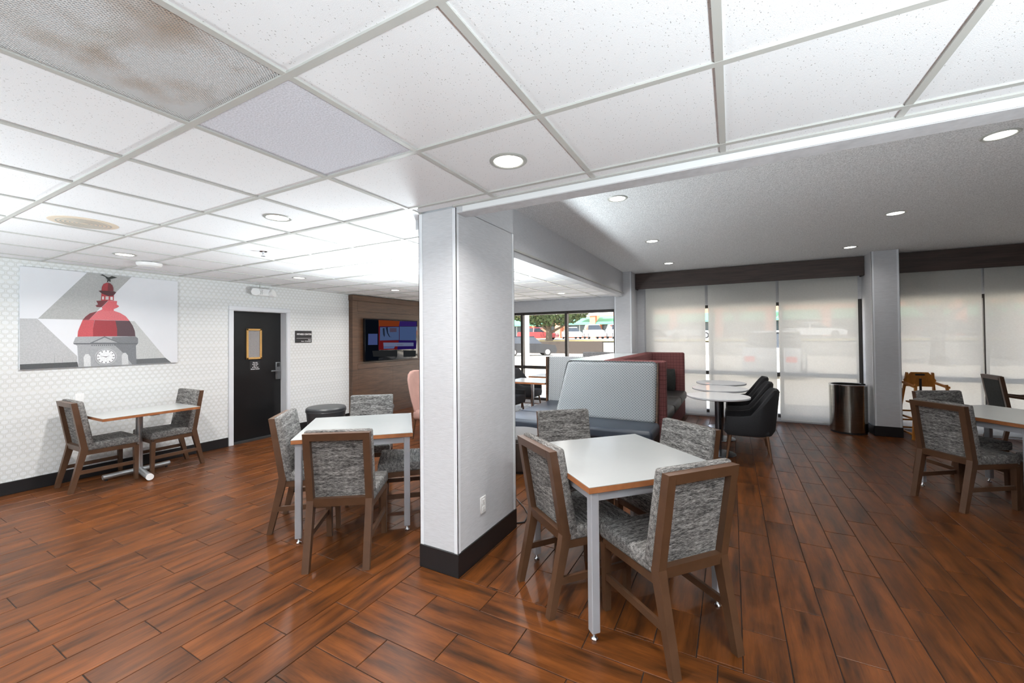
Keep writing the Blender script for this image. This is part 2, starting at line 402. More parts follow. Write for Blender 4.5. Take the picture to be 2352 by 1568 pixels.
def plank_bm(bm, x0, x1, y0, y1):
    x0 += GAP; x1 -= GAP; y0 += GAP; y1 -= GAP; b = .0016
    rings = [[(x0, y0, -.006), (x1, y0, -.006), (x1, y1, -.006), (x0, y1, -.006)], [(x0, y0, -b), (x1, y0, -b), (x1, y1, -b), (x0, y1, -b)],
             [(x0+b, y0+b, 0), (x1-b, y0+b, 0), (x1-b, y1-b, 0), (x0+b, y1-b, 0)]]
    rr = [[bm.verts.new(p) for p in r] for r in rings]
    for a, c in zip(rr, rr[1:]):
        for i in range(4): bm.faces.new((a[i], a[(i+1) % 4], c[(i+1) % 4], c[i]))
    bm.faces.new(rr[2])
def score(r):
    x0, x1, y0, y1 = r; q = project(((x0+x1)/2, (y0+y1)/2, 0))
    if not q or not (-60 < q[0] < 2412 and q[1] < 1640): return 0
    return (x1-x0)*(y1-y0)/q[2]**3
planks.sort(key=lambda p: -score(p[1]))
cache = {}
for mat, (x0, x1, y0, y1) in planks[:300]:
    key = (mat, round(x1-x0, 3), round(y1-y0, 3))
    if key not in cache:
        bm = bmesh.new(); hx, hy = (x1-x0)/2, (y1-y0)/2; plank_bm(bm, -hx, hx, -hy, hy)
        me = bpy.data.meshes.new('plank'); bm.to_mesh(me); bm.free(); me.materials.append(M[mat]); cache[key] = me
    link('plank', cache[key], floor, ((x0+x1)/2, (y0+y1)/2, 0))
for mat in ('plank_along_y', 'plank_along_x'):
    bm = bmesh.new()
    for m_, r in planks[300:]:
        if m_ == mat: plank_bm(bm, *r)
    me = bpy.data.meshes.new('far_planks'); bm.to_mesh(me); bm.free(); me.materials.append(M[mat]); link('far_planks', me, floor)['kind'] = 'stuff'

# grid ceiling -------------------------------------------------------
ceil = struct(MB().box(XL-.2, XR+.1, YF-.1, 2.136, 2.394, 2.9).box(XL-.2, -1.99, 2.136, YB+.3, 2.394, 2.9).build('ceiling', 'paint_white'))
GX, GY, T = -1.2426, .8007, .61
tilecache = {}
for i in range(-2, 13):
    for j in range(-11, 9):
        x0, x1, y0, y1 = GX-T*(j+1), GX-T*j, GY+T*i, GY+T*(i+1)
        x0, x1, y1 = max(x0, XL), min(x1, XR), min(y1, YB)
        if y1 > 2.136 and x1 > -1.84: y1 = 2.130
        if x1-x0 < .03 or y1-y0 < .03: continue
        q = [project((x, y, ZC)) for x in (x0, x1) for y in (y0, y1)]
        if not any(a and -200 < a[0] < 2500 and -250 < a[1] < 1000 for a in q): continue
        if j == 0 and i in (-2, -1): continue                 # the perforated panel sits here
        mat = 'stucco_tile' if (i, j) == (0, 0) else 'ceiling_tile'
        key = (mat, round(x1-x0, 3), round(y1-y0, 3))
        if key not in tilecache:
            tilecache[key] = MB().box(-(x1-x0)/2+.004, (x1-x0)/2-.004, -(y1-y0)/2+.004, (y1-y0)/2-.004, 0, .013, .002, 1).mesh('ceiling_tile'); tilecache[key].materials.append(M[mat])
        link('ceiling_tile', tilecache[key], ceil, ((x0+x1)/2, (y0+y1)/2, ZC+.008))
def gbar(x0, x1, y0, y1, ZC=ZC): MB().box(x0, x1, y0, y1, ZC, ZC+.012).box((x0+x1)/2-.004 if x1-x0 < .1 else x0, (x0+x1)/2+.004 if x1-x0 < .1 else x1, (y0+y1)/2-.004 if y1-y0 < .1 else y0, (y0+y1)/2+.004 if y1-y0 < .1 else y1, ZC+.01, ZC+.022).build('grid_bar', 'grid_paint', ceil)
for i in range(-2, 13):
    y = GY+T*i; gbar(XL, (XR if y < 2.1 else -1.99), y-.012, y+.012)
for j in range(-11, 9):
    x = GX-T*j
    if x < XL: continue
    gbar(x-.012, x+.012, -.45, (2.104 if x > -1.84 else YB-.01), ZC+.001)
gbar(-1.56, XR, 2.105, 2.13); gbar(XL, XL+.02, -.45, YB, ZC-.0006)

# raised bay ceiling, header and soffit ---------------------------------
struct(MB().box(-1.99, XR+.1, 2.2, YB+.3, ZB, ZB+.1).build('ceiling_bay', 'bay_ceiling'))
struct(MB().box(-1.556, XR, 2.136, 2.245, 2.335, ZB+.01).build('beam_header', 'wallcover'))
struct(MB().box(-1.856, -1.556, 2.15, 2.245, 2.373, ZB+.01).build('beam_header', 'wallcover'))
struct(MB().box(-1.50, XR, 2.130, 2.137, 2.338, 2.371).build('trim_1', 'paint_white'))
struct(MB().box(-1.99, -1.86, 2.245, 8.05, 2.31, ZB+.01).build('beam_soffit', 'wallcover'))

# walls -------------------------------------------------------------
DY0, DY1, DZ = 3.30, 4.11, 1.968
wall = struct(MB().box(XL-.22, XL, YF, DY0, 0, 2.9).box(XL-.22, XL, DY1, YB+.3, 0, 2.9).box(XL-.22, XL, DY0, DY1, DZ, 2.9).build('wall_left', 'hex_wallpaper'))
struct(MB().box(XL-.1, XR+.1, YF-.15, YF, 0, 2.9).build('wall_front', 'paint_white'))
struct(MB().box(XR, XR+.15, YF, YB+.3, 0, 2.9).build('wall_right', 'panel_wood'))
WH = 2.115                                         # window head
struct(MB().box(XL, -2.03, YB, YB+.2, WH, 2.9).box(-2.03, -1.44, YB, YB+.2, 0, 2.9).box(-1.44, 1.888, YB, YB+.2, WH, 2.9)
       .box(1.888, 2.2, YB, YB+.2, 0, 2.9).box(2.2, XR, YB, YB+.2, WH, 2.9).box(XL, XR, YB+.02, YB+.2, 0, .07).build('wall_back', 'wallcover'))
struct(MB().box(XL, XL+.012, YF, DY0-.07, 0, .13, .004, 1).build('baseboard_left', 'rubber_base'))
struct(MB().box(XL, XL+.012, DY1+.06, 5.34, 0, .13, .004, 1).build('baseboard_left', 'rubber_base'))
# pillar
pil = struct(MB().box(-1.86, -1.556, 2.135, 2.92, 0, 2.373).build('pillar', 'wallcover'))
struct(MB().box(-1.86, -1.556, 2.245, 2.92, 2.37, ZB+.01).build('pillar', 'wallcover'))
g = .004
for (cx, cy, sx, sy) in ((-1.86, 2.135, 1, 1), (-1.556, 2.135, -1, 1), (-1.556, 2.92, -1, -1)):
    o = MB()
    o.box(min(cx-sx*g, cx+sx*.026), max(cx-sx*g, cx+sx*.026), min(cy-sy*g, cy), max(cy-sy*g, cy), .15, 2.37)
    o.box(min(cx-sx*g, cx), max(cx-sx*g, cx), min(cy-sy*g, cy+sy*.026), max(cy-sy*g, cy+sy*.026), .15, 2.37)
    o.build('corner_guard', 'corner_guard', pil)
struct(MB().box(-1.868, -1.548, 2.127, 2.928, 0, .152, .003, 1).build('baseboard_pillar', 'rubber_base'))
# window-side columns
for n_, (x0, x1) in enumerate(((-2.03, -1.70), (1.888, 2.20))):
    c = struct(MB().box(x0, x1, 8.04, YB+.05, 0, ZB).build('column', 'wallcover'))
    for cx, s in ((x0, 1), (x1, -1)):
        MB().box(min(cx-s*g, cx+s*.024), max(cx-s*g, cx+s*.024), 8.036, 8.04, .15, ZB).box(min(cx-s*g, cx), max(cx-s*g, cx), 8.036, 8.064, .15, ZB).build('corner_guard', 'corner_guard', c)
    struct(MB().box(x0-.01, x1+.01, 8.03, YB, 0, .15, .003, 1).build('baseboard_column', 'rubber_base'))

# windows -------------------------------------------------------------
def window(name, xs, rail=.83):
    root = struct(link(name, None)); y0, y1 = YB+.03, YB+.13; x0, x1 = xs[0], xs[-1]
    for z0, z1 in ((.07, .13), (WH-.06, WH), (rail-.035, rail+.035)): MB().box(x0, x1, y0, y1, z0, z1, .004, 1).build('frame_rail', 'bronze', root)
    for x in xs: MB().box(x-.028, x+.028, y0-.02, y1, .07, WH, .004, 1).build('mullion', 'bronze', root)
    for a, b in zip(xs, xs[1:]):
        for z0, z1 in ((.13, rail-.035), (rail+.035, WH-.06)): MB().box(a+.028, b-.028, y0+.05, y0+.056, z0, z1).build('pane', 'window_glass', root)
    return root
window('window_1', [-6.37, -5.49, -4.38, -3.27, -2.17])
window('window_2', [-1.41, -.335, .775, 1.86])
window('window_3', [2.23, 3.31, 4.40, 5.45])
def valance(x0, x1, label):
    o = MB().box(x0, x1, 8.40, 8.425, 2.475, ZB-.005, .003, 1).box(x0, x0+.02, 8.425, YB, 2.475, ZB-.005).box(x1-.02, x1, 8.425, YB, 2.475, ZB-.005).build('valance', 'valance_wood'); tag(o, label, 'valance', 'window valances')
valance(-1.695, 1.883, 'long dark wood valance above three blinds, by round tables'); valance(2.21, XR-.01, 'dark wood valance above blinds behind high chair')
names = ['roller shade hanging behind the red plaid banquette', 'roller shade hanging behind the round white tables', 'roller shade hanging behind steel trash bin', 'roller shade hanging behind wooden high chair', 'roller shade at far right behind dark armchair']
for (x0, x1), lab in zip(((-1.52, -.435), (-.385, .695), (.738, 1.82), (2.26, 3.235), (3.265, 4.33)), names):
    t = thing('roller_shade', 'pale grey sheer '+lab, 'roller shade', ((x0+x1)/2, 8.52, 0), 0, 'drawn roller shades')
    hw = (x1-x0)/2
    MB().box(-hw, hw, -.0006, .0006, .05, 2.62).build('shade_cloth', 'blind_fabric', t)
    MB().box(-hw, hw, -.008, .008, .028, .055, .003, 1).build('hem_bar', 'blind_bar', t, True)
    MB().cyl((-hw, .02, 2.64), (hw, .02, 2.64), .028).build('roller_tube', 'blind_bar', t, True)

# TV panelling ---------------------------------------------------------
PX = XL+.10
pan = struct(link('wall_panelling', None)); P0, P1 = 5.34, 8.2
MB().box(XL, PX-.03, P0, P1, 0, 2.345).build('backing', 'panel_wood', pan)
MB().box(XL, PX+.02, P0-.012, P1+.01, 2.262, 2.366, .004, 1).build('crown', 'panel_wood', pan)
for y in (P0, P1-.12): MB().box(PX-.03, PX, y, y+.12, 0, 2.262, .003, 1).build('stile', 'panel_wood', pan)
for z0, z1 in ((2.06, 2.262), (.95, 1.05), (0, .12)): MB().box(PX-.03, PX, P0+.12, P1-.12, z0, z1, .003, 1).build('rail', 'panel_wood', pan)
for y0, y1 in ((P0+.12, P0+1.05), (P0+1.053, P0+1.98), (P0+1.983, P1-.12)): MB().box(PX-.03, PX-.012, y0, y1, .12, .95).build('panel', 'panel_wood', pan)
# door -----------------------------------------------------------------
door = struct(link('door_1', None)); LX = XL-.15
MB().box(LX-.045, LX, DY0, DY1, .005, DZ).build('leaf', 'door_black', door)
for a in ((DY0-.065, DY0), (DY1, DY1+.055)):
    MB().box(XL, XL+.018, a[0], a[1], 0, DZ-.001, .004, 1).build('casing', 'paint_frame', door)
MB().box(XL, XL+.018, DY0-.065, DY1+.055, DZ, DZ+.06, .004, 1).build('casing', 'paint_frame', door)
for a in (DY0-.002, DY1-.006): MB().box(XL-.2, XL+.004, a, a+.008, 0, DZ).build('jamb', 'paint_frame', door)
MB().box(XL-.2, XL+.004, DY0, DY1, DZ-.008, DZ).build('jamb', 'paint_frame', door)
fr = MB()
wy0, wy1, wz0, wz1, f_ = 3.560, 3.792, 1.228, 1.702, .030
fr.box(LX, LX+.02, wy0, wy1, wz1-f_, wz1, .004, 1).box(LX, LX+.02, wy0, wy1, wz0, wz0+f_, .004, 1).box(LX, LX+.02, wy0, wy0+f_, wz0, wz1, .004, 1).box(LX, LX+.02, wy1-f_, wy1, wz0, wz1, .004, 1)
fr.build('vision_frame', 'gold', door)
MB().box(LX, LX+.006, wy0+f_, wy1-f_, wz0+f_, wz1-f_).build('vision_glass', 'wired_glass', door)
lk = MB().box(LX, LX+.022, 4.008, 4.088, .885, 1.165, .006, 2).build('lock_plate', 'lock_steel', door, True)
MB().box(LX+.022, LX+.03, 4.025, 4.075, 1.09, 1.15, .004, 1).build('card_reader', 'plastic_dark', lk)
MB().cyl((LX, 4.05, 1.025), (LX+.06, 4.05, 1.025), .011).box(LX+.048, LX+.062, 3.915, 4.06, 1.014, 1.036, .005, 2).build('handle', 'lock_steel', door, True)
RW = (R(90), 0, R(90))
o = MB().box(LX, LX+.003, 3.612, 3.765, 1.055, 1.205).build('door_notice', 'plastic_dark', door)
for k, tx in enumerate(('No one', 'under the', 'age of', '16 can use', 'Fitness Center')): text('lettering', tx, .0225, 'plastic_white', o, (LX+.0035, 3.695, 1.170-.0255*k), RW, 'CENTER', .0006)

# ------------------------------------------------------------------ things on the left wall and ceiling
t = thing('wall_sign', 'black sign lettered FITNESS CENTER beside the black door', 'sign', (XL, 4.405, 1.575))
MB().box(0, .01, -.152, .152, -.1, .1, .002, 1).build('plate', 'plastic_dark', t)
MB().box(.01, .0112, -.13, .152, -.0275, -.0245).build('rule', 'plastic_white', t)
text('lettering', 'FITNESS CENTER', .036, 'plastic_white', t, (.0106, 0.012, .03), RW, 'CENTER', .0012)
text('lettering', 'Hours', .022, 'plastic_white', t, (.0106, .138, -.058), RW, 'RIGHT', .0006)
text('lettering', '6 am - 12 midnight', .024, 'plastic_white', t, (.0106, .138, -.084), RW, 'RIGHT', .0006)

POSTER = {'band':[(1.394, 1.77), (1.763, 2.304), (2.149, 2.303), (1.773, 1.772)],
'lowleft':[(1.271, 1.769), (1.39, 1.772), (1.688, 1.365), (1.689, 1.3), (1.274, 1.301)],
'stripleft':[(1.274, 1.301), (1.689, 1.302), (1.698, 1.246), (1.276, 1.246)],
'lowright':[(2.068, 1.769), (2.177, 1.769), (2.485, 1.31), (2.192, 1.309)],
'stripright':[(2.192, 1.308), (2.485, 1.31), (2.548, 1.246), (2.192, 1.246)],
'tower':[(1.686, 1.58), (2.188, 1.583), (2.212, 1.56), (2.212, 1.502), (2.192, 1.471), (2.197, 1.246), (1.698, 1.246), (1.687, 1.48), (1.655, 1.511), (1.673, 1.574)],
'towerdark':[(1.977, 1.578), (2.188, 1.583), (2.212, 1.56), (2.212, 1.502), (2.192, 1.471), (2.197, 1.246), (2.157, 1.246), (2.061, 1.404), (1.969, 1.517)],
'cornice':[(1.655, 1.511), (2.212, 1.502), (2.205, 1.489), (1.662, 1.497)],
'pedi':[(1.782, 1.507), (1.91, 1.586), (2.057, 1.503)], 'pedi2':[(1.813, 1.514), (1.91, 1.571), (2.023, 1.511)],
'archl':[(1.741, 1.248), (1.737, 1.352), (1.752, 1.385), (1.775, 1.387), (1.794, 1.355), (1.796, 1.247)],
'archr':[(2.063, 1.247), (2.061, 1.359), (2.074, 1.387), (2.096, 1.389), (2.117, 1.357), (2.124, 1.247)],
'domelowl':[(1.688, 1.582), (1.692, 1.642), (1.706, 1.694), (1.728, 1.769), (1.824, 1.771), (1.812, 1.67), (1.813, 1.584)],
'domelowm':[(1.813, 1.584), (1.812, 1.67), (1.826, 1.771), (2.005, 1.77), (2.018, 1.673), (2.018, 1.586)],
'domelowr':[(2.018, 1.586), (2.018, 1.673), (2.003, 1.77), (2.131, 1.771), (2.16, 1.715), (2.18, 1.652), (2.186, 1.585)],
'domeup':[(1.776, 1.772), (1.851, 1.873), (1.89, 1.894), (1.988, 1.885), (2.043, 1.863), (2.094, 1.826), (2.131, 1.771), (1.911, 1.774)],
'domeupd':[(1.728, 1.769), (1.75, 1.806), (1.785, 1.845), (1.847, 1.873), (1.777, 1.772)],
'neck':[(1.872, 1.88), (1.89, 1.899), (1.885, 1.919), (1.942, 2.001), (2.017, 2.001), (2.013, 1.962), (2.036, 1.941), (2.017, 1.922), (1.988, 1.905), (1.988, 1.885)],
'neckd':[(1.831, 1.937), (1.854, 1.951), (1.837, 1.991), (1.938, 2.001), (1.882, 1.921), (1.843, 1.92)],
'lantern':[(1.878, 1.996), (1.881, 2.095), (1.987, 2.105), (1.988, 2.005)], 'lw1':[(1.886, 2.01), (1.887, 2.045), (1.902, 2.046), (1.902, 2.011)],
'lw2':[(1.915, 2.01), (1.916, 2.048), (1.942, 2.05), (1.942, 2.012)], 'lw3':[(1.957, 2.011), (1.957, 2.047), (1.978, 2.048), (1.979, 2.011)],
'cap':[(1.856, 2.105), (1.873, 2.113), (1.987, 2.113), (2.008, 2.102), (1.983, 2.062), (1.942, 2.054), (1.884, 2.079)],
'sdome':[(1.881, 2.112), (1.884, 2.155), (1.897, 2.189), (1.925, 2.209), (1.954, 2.204), (1.975, 2.181), (1.983, 2.149), (1.983, 2.115)],
'sdomed':[(1.934, 2.114), (1.938, 2.208), (1.954, 2.204), (1.975, 2.181), (1.983, 2.149), (1.983, 2.115)],
'eagle':[(1.867, 2.287), (1.889, 2.3), (1.921, 2.279), (1.941, 2.271), (1.97, 2.291), (2.018, 2.277), (1.983, 2.264), (1.956, 2.254), (1.958, 2.223), (1.95, 2.22), (1.943, 2.235), (1.933, 2.212), (1.927, 2.22), (1.933, 2.242), (1.913, 2.273), (1.889, 2.285)]}
PCOL = dict(band=(168, 169, 168), lowleft=(178, 179, 181), stripleft=(78, 80, 82), lowright=(186, 188, 188), stripright=(98, 100, 102), tower=(158, 160, 163), towerdark=(116, 118, 122), cornice=(96, 98, 102),
            pedi=(104, 106, 110), pedi2=(164, 166, 169), archl=(206, 208, 210), archr=(196, 198, 200), domelowl=(188, 78, 84), domelowm=(150, 48, 56), domelowr=(82, 60, 66), domeup=(204, 104, 110), domeupd=(112, 44, 50),
            neck=(204, 92, 98), neckd=(104, 36, 42), lantern=(172, 56, 64), lw1=(214, 206, 206), lw2=(198, 190, 190), lw3=(220, 212, 212), cap=(76, 34, 38), sdome=(150, 48, 54), sdomed=(106, 36, 42), eagle=(38, 42, 40))
t = thing('wall_poster', 'canvas print of a red-domed clock tower topped by an eagle', 'picture', (XL, 0, 0))
MB().box(0, .018, 1.271, 2.615, 1.244, 2.305).build('canvas', 'paint_white', t); t.children[0].data.materials[0] = plain('canvas_light', (219, 221, 226), .5, var=.01)
pr = MB(); mats = []
def inkm(rgb):
    k = 'ink_%d_%d_%d' % rgb
    return M.get(k) or plain(k, rgb, .5, var=.10, scale=90)
def paint(layer, pts, rgb, X0=.018):
    f = pr.bm.faces.new([pr.bm.verts.new((X0+.0002*layer, a, b)) for a, b in pts]); m_ = inkm(rgb)
    if m_ not in mats: mats.append(m_)
    f.material_index = mats.index(m_)
for k, (nm, pts) in enumerate(POSTER.items()): paint(k+1, pts, PCOL[nm])
CYP = (1.921, 1.349)
def ell(r, a0=0, n=28): return [(CYP[0]+r*math.cos(2*math.pi*i/n), CYP[1]+r*math.sin(2*math.pi*i/n)) for i in range(n)]
paint(30, ell(.096), (178, 180, 183)); paint(31, ell(.084), (120, 122, 126)); paint(32, ell(.079), (226, 228, 230))
for k in range(12):
    a = k*math.pi/6; ca, sa = math.cos(a), math.sin(a); paint(33, [(CYP[0]+r*ca-s*sa, CYP[1]+r*sa+s*ca) for r, s in ((.058, -.003), (.074, -.004), (.074, .004), (.058, .003))], (60, 62, 66))
for ang, ln in ((R(168), .05), (R(15), .03)):
    ca, sa = math.cos(ang), math.sin(ang); paint(34, [(CYP[0]+r*ca-s*sa, CYP[1]+r*sa+s*ca) for r, s in ((-.01, -.003), (ln, -.001), (ln, .001), (-.01, .003))], (70, 70, 74))
for k in range(12): paint(35, [(1.800+k*.0175, 1.478), (1.808+k*.0175, 1.478), (1.808+k*.0175, 1.488), (1.800+k*.0175, 1.488)], (84, 86, 90))
for k in range(2): paint(35, [(1.512+.06*k, 1.30), (1.515+.06*k, 1.30), (1.514+.06*k, 1.40-.05*k), (1.513+.06*k, 1.40-.05*k)], (140, 140, 142))
me = pr.mesh('print')
for m_ in mats: me.materials.append(m_)
link('print', me, t)

def outlet(label, loc, rz):
    t = thing('outlet_cover', label, 'outlet', loc, rz)
    MB().box(0, .006, -.036, .036, -.058, .058, .003, 1).build('plate', 'plastic_white', t, True)
    for z in (-.024, .024): MB().box(.006, .008, -.016, .016, z-.014, z+.014, .002, 1).build('socket', 'plastic_white', t)
outlet('white wall outlet above small table under the poster', (XL, 1.712, .892), 0)
outlet('white outlet cover low on the grey pillar', (-1.556, 2.43, .36), 0)

# emergency light
t = thing('emergency_light', 'white twin-head emergency light hung above black door', 'light', (XL+.10, 3.665, 2.255))
MB().box(-.03, .03, -.15, .15, -.055, .05, .012, 2).build('housing', 'plastic_white', t, True)
MB().cyl((0, -.04, .05), (0, -.04, ZC+.01-2.255), .007).build('stem', 'trim_grey', t, True)
for s in (-1, 1):
    hd = MB().lathe([(.0, -.05), (.04, -.05), (.058, .01), (.058, .03), (.0, .035)], n=20).build('lamp_head', 'plastic_white', t, True)
    hd.location = (.035, s*.125, -.015); hd.rotation_euler = (0, R(75), s*R(25))
pl = MB()
for a in range(4):
    for b in range(4): pl.box(.0305, .032, -.095+.022*a+.006*(b % 2), -.087+.022*a+.006*(b % 2), -.036+.02*b, -.028+.02*b)
pl.build('louvre', 'plastic_dark', t)

# TV
TX = PX+.005
t = thing('tv', 'flat television showing a blue and orange broadcast on wood panelling', 'tv', (0, 0, 0))
MB().box(PX-.01, TX+.03, 5.60, 7.11, 1.085, 1.928, .006, 2).build('body', 'screen_black', t, True)
TV = {'side':[(5.617, 1.907), (5.952, 1.908), (5.948, 1.103), (5.617, 1.105)], 'orange':[(5.952, 1.908), (6.552, 1.904), (6.521, 1.792), (5.96, 1.781)], 'purple':[(6.552, 1.904), (7.083, 1.909), (7.076, 1.803), (6.521, 1.792)],
'red':[(5.952, 1.781), (5.991, 1.781), (5.985, 1.493), (6.519, 1.493), (6.469, 1.295), (5.949, 1.304)], 'red2':[(5.985, 1.493), (5.991, 1.781), (6.54, 1.79), (6.54, 1.49)], 'violet':[(6.519, 1.493), (7.068, 1.483), (7.061, 1.292), (6.469, 1.295)],
'blue1':[(5.991, 1.761), (6.526, 1.778), (6.524, 1.5), (5.985, 1.493)], 'blue2':[(6.543, 1.785), (7.076, 1.796), (7.057, 1.487), (6.541, 1.496)], 'sideblue':[(5.686, 1.628), (5.924, 1.629), (5.921, 1.408), (5.68, 1.41)],
'caption':[(6.074, 1.45), (6.975, 1.436), (6.974, 1.358), (6.083, 1.371)], 'caption2':[(6.083, 1.368), (6.401, 1.364), (6.372, 1.319), (6.083, 1.323)], 'grey':[(5.785, 1.29), (6.469, 1.29), (6.468, 1.146), (5.81, 1.176)],
'grey2':[(6.658, 1.275), (7.05, 1.255), (7.043, 1.12), (6.657, 1.13)], 'fig1':[(6.06, 1.74), (6.11, 1.75), (6.12, 1.60), (6.10, 1.56), (6.07, 1.62)], 'fig2':[(6.14, 1.76), (6.2, 1.77), (6.21, 1.65), (6.26, 1.57), (6.32, 1.555), (6.24, 1.565), (6.18, 1.64)],
'crowd':[(6.25, 1.75), (6.45, 1.755), (6.45, 1.67), (6.26, 1.665)]}
TCOL = dict(side=(18, 24, 34), orange=(170, 78, 40), purple=(74, 52, 138), red=(140, 38, 44), red2=(90, 40, 80), violet=(52, 34, 120), blue1=(106, 130, 180), blue2=(100, 126, 182), sideblue=(98, 116, 180), caption=(150, 164, 206), caption2=(120, 146, 200), grey=(58, 60, 62), grey2=(62, 66, 68), fig1=(50, 62, 84), fig2=(44, 58, 84), crowd=(110, 96, 120))
pr = MB(); mats = []
for k, (nm, pts) in enumerate(TV.items()):
    f = pr.bm.faces.new([pr.bm.verts.new((TX+.0302+.0002*k, a, b)) for a, b in pts]); mats.append(emit('screen_'+nm, TCOL[nm], .30)); f.material_index = k
me = pr.mesh('screen_picture'); [me.materials.append(x) for x in mats]; link('screen_picture', me, t)
text('caption_text', 'KAEPERNICK', .04, 'plastic_dark', t, (TX+.0345, 6.42, 1.385), RW)

# ceiling fittings
def downlight(name, loc, label, group, r=.085, power=DOWNLIGHT_W):
    t = thing(name, label, 'downlight', loc, 0, group)
    MB().ring([(r*.80, .010), (r*.80, -.001), (r*.86, -.006), (r, -.006), (r*1.07, -.001), (r*1.07, .010)], n=32).build('trim_ring', 'trim_grey', t, True)
    MB().lathe([(.001, -.003), (r*.80, -.003), (r*.80, .004), (.001, .004)], n=28).build('lens', 'lens_glow', t, True)
    if power:
        L = lamp('downlight_glow', 'AREA', (0, 0, -.012), power, .11, (0, 0, 0), (1, .965, .92), 'DISK', R(150)); L.parent = t
ZL = ZC+.008
for (x, y, lab) in ((-.935, 1.712, 'recessed downlight in the grid ceiling tile nearest the camera'), (-2.77, 1.715, 'recessed downlight in grid ceiling above the white-topped table by pillar'), (-5.24, 1.712, 'recessed downlight in grid ceiling near the wifi disc by poster'),
                    (-5.24, 3.546, 'recessed downlight in grid ceiling in front of black door'), (-5.19, 5.32, 'recessed downlight in grid ceiling in front of wood panelling'), (-2.87, 5.40, 'recessed downlight in grid ceiling just behind the pillar edge'), (-2.89, 7.386, 'recessed downlight in grid ceiling near bare rear windows')):
    downlight('ceiling_downlight', (x, y, ZL), lab, 'downlights in the grid ceiling')
for (x, y, lab) in ((1.52, 3.74, 'raised bay, largest at right'), (1.52, 5.62, 'raised bay, middle of the row at right'), (1.52, 7.47, 'raised bay, in front of right column'), (-.90, 3.72, 'raised bay, nearest the soffit beam'), (-.91, 5.62, 'raised bay, middle of the row by soffit'), (-.94, 7.47, 'raised bay, farthest, above round tables')):
    downlight('ceiling_downlight', (x, y, ZB), 'recessed downlight in ceiling of '+lab, 'downlights in the raised bay', .085, 4.0 if x > 0 else 9.0)
for (x, y) in ((-.935, -.12), (-2.77, -.12), (-5.24, -.12), (.95, 1.0), (2.8, 1.0), (.95, -1.9), (-2.77, -1.9)):
    lamp('room_downlight', 'AREA', (x, y, ZC-.01), DOWNLIGHT_W, .11, (0, 0, 0), (1, .965, .92), 'DISK', R(150))
# perforated light panel
t = thing('ceiling_grille', 'stained perforated metal ceiling panel at upper left', 'grille', (0, 0, 0))
gx0, gx1, gy0, gy1 = GX-T+.013, GX-.013, GY-2*T+.013, GY-.013
MB().box(gx0, gx1, gy0, gy1, ZC+.006, ZC+.0075).build('perforated_sheet', 'perforated_metal', t)
MB().box(gx0-.005, gx1+.005, gy0-.005, gy1+.005, ZC+.13, ZC+.14).box(gx0-.008, gx0, gy0, gy1, ZC+.006, ZC+.14).box(gx1, gx1+.008, gy0, gy1, ZC+.006, ZC+.14).box(gx0, gx1, gy0-.008, gy0, ZC+.006, ZC+.14).box(gx0, gx1, gy1, gy1+.008, ZC+.006, ZC+.14).build('housing', 'plenum_dark', t)
vn = MB()
for k in range(3): vn.box(gx0+.14, gx0+.40, .15+.16*k, .162+.16*k, ZC+.03, ZC+.10).box(gx0+.14+.13*k, gx0+.152+.13*k, .15, .47, ZC+.03, ZC+.10)
vn.build('vane', 'chrome', t)
# round speaker, access point, sprinkler
t = thing('ceiling_speaker', 'round beige perforated speaker grille in ceiling', 'speaker', (-4.08, 1.11, ZL))
MB().lathe([(.001, -.006), (.165, -.006), (.18, -.002), (.18, .006), (.001, .006)], n=40).build('grille', 'speaker_beige', t, True)
for k in range(6): MB().ring([(.025+.022*k, -.0075), (.032+.022*k, -.0075), (.032+.022*k, -.005), (.025+.022*k, -.005)], n=32).build('ring', 'trim_grey', t, True)
t = thing('access_point', 'white domed wireless disc on ceiling above the poster', 'access point', (-5.56, 2.02, ZC))
MB().lathe([(.001, -.045), (.07, -.043), (.098, -.034), (.11, -.016), (.11, 0), (.001, 0)], n=32).build('shell', 'plastic_white', t, True)
MB().lathe([(.001, -.048), (.05, -.047), (.052, -.044), (.001, -.044)], n=28).build('rim', 'paint_frame', t, True)
def sprinkler(x, y, z, label):
    t = thing('sprinkler', label, 'sprinkler', (x, y, z), 0, 'ceiling sprinklers')
    MB().lathe([(.001, -.004), (.032, -.004), (.036, 0), (.036, .006), (.001, .006)], n=20).build('escutcheon', 'chrome', t, True)
    b = MB().cyl((0, 0, 0), (0, 0, -.022), .009, n=10).box(-.013, -.009, -.003, .003, -.045, -.02).box(.009, .013, -.003, .003, -.045, -.02)
    b.build('frame', 'chrome', t); MB().lathe([(.001, -.049), (.019, -.047), (.019, -.045), (.001, -.045)], n=16).build('deflector', 'chrome', t)
sprinkler(-3.96, 2.31, ZL, 'small chrome sprinkler head on ceiling tile left of pillar')

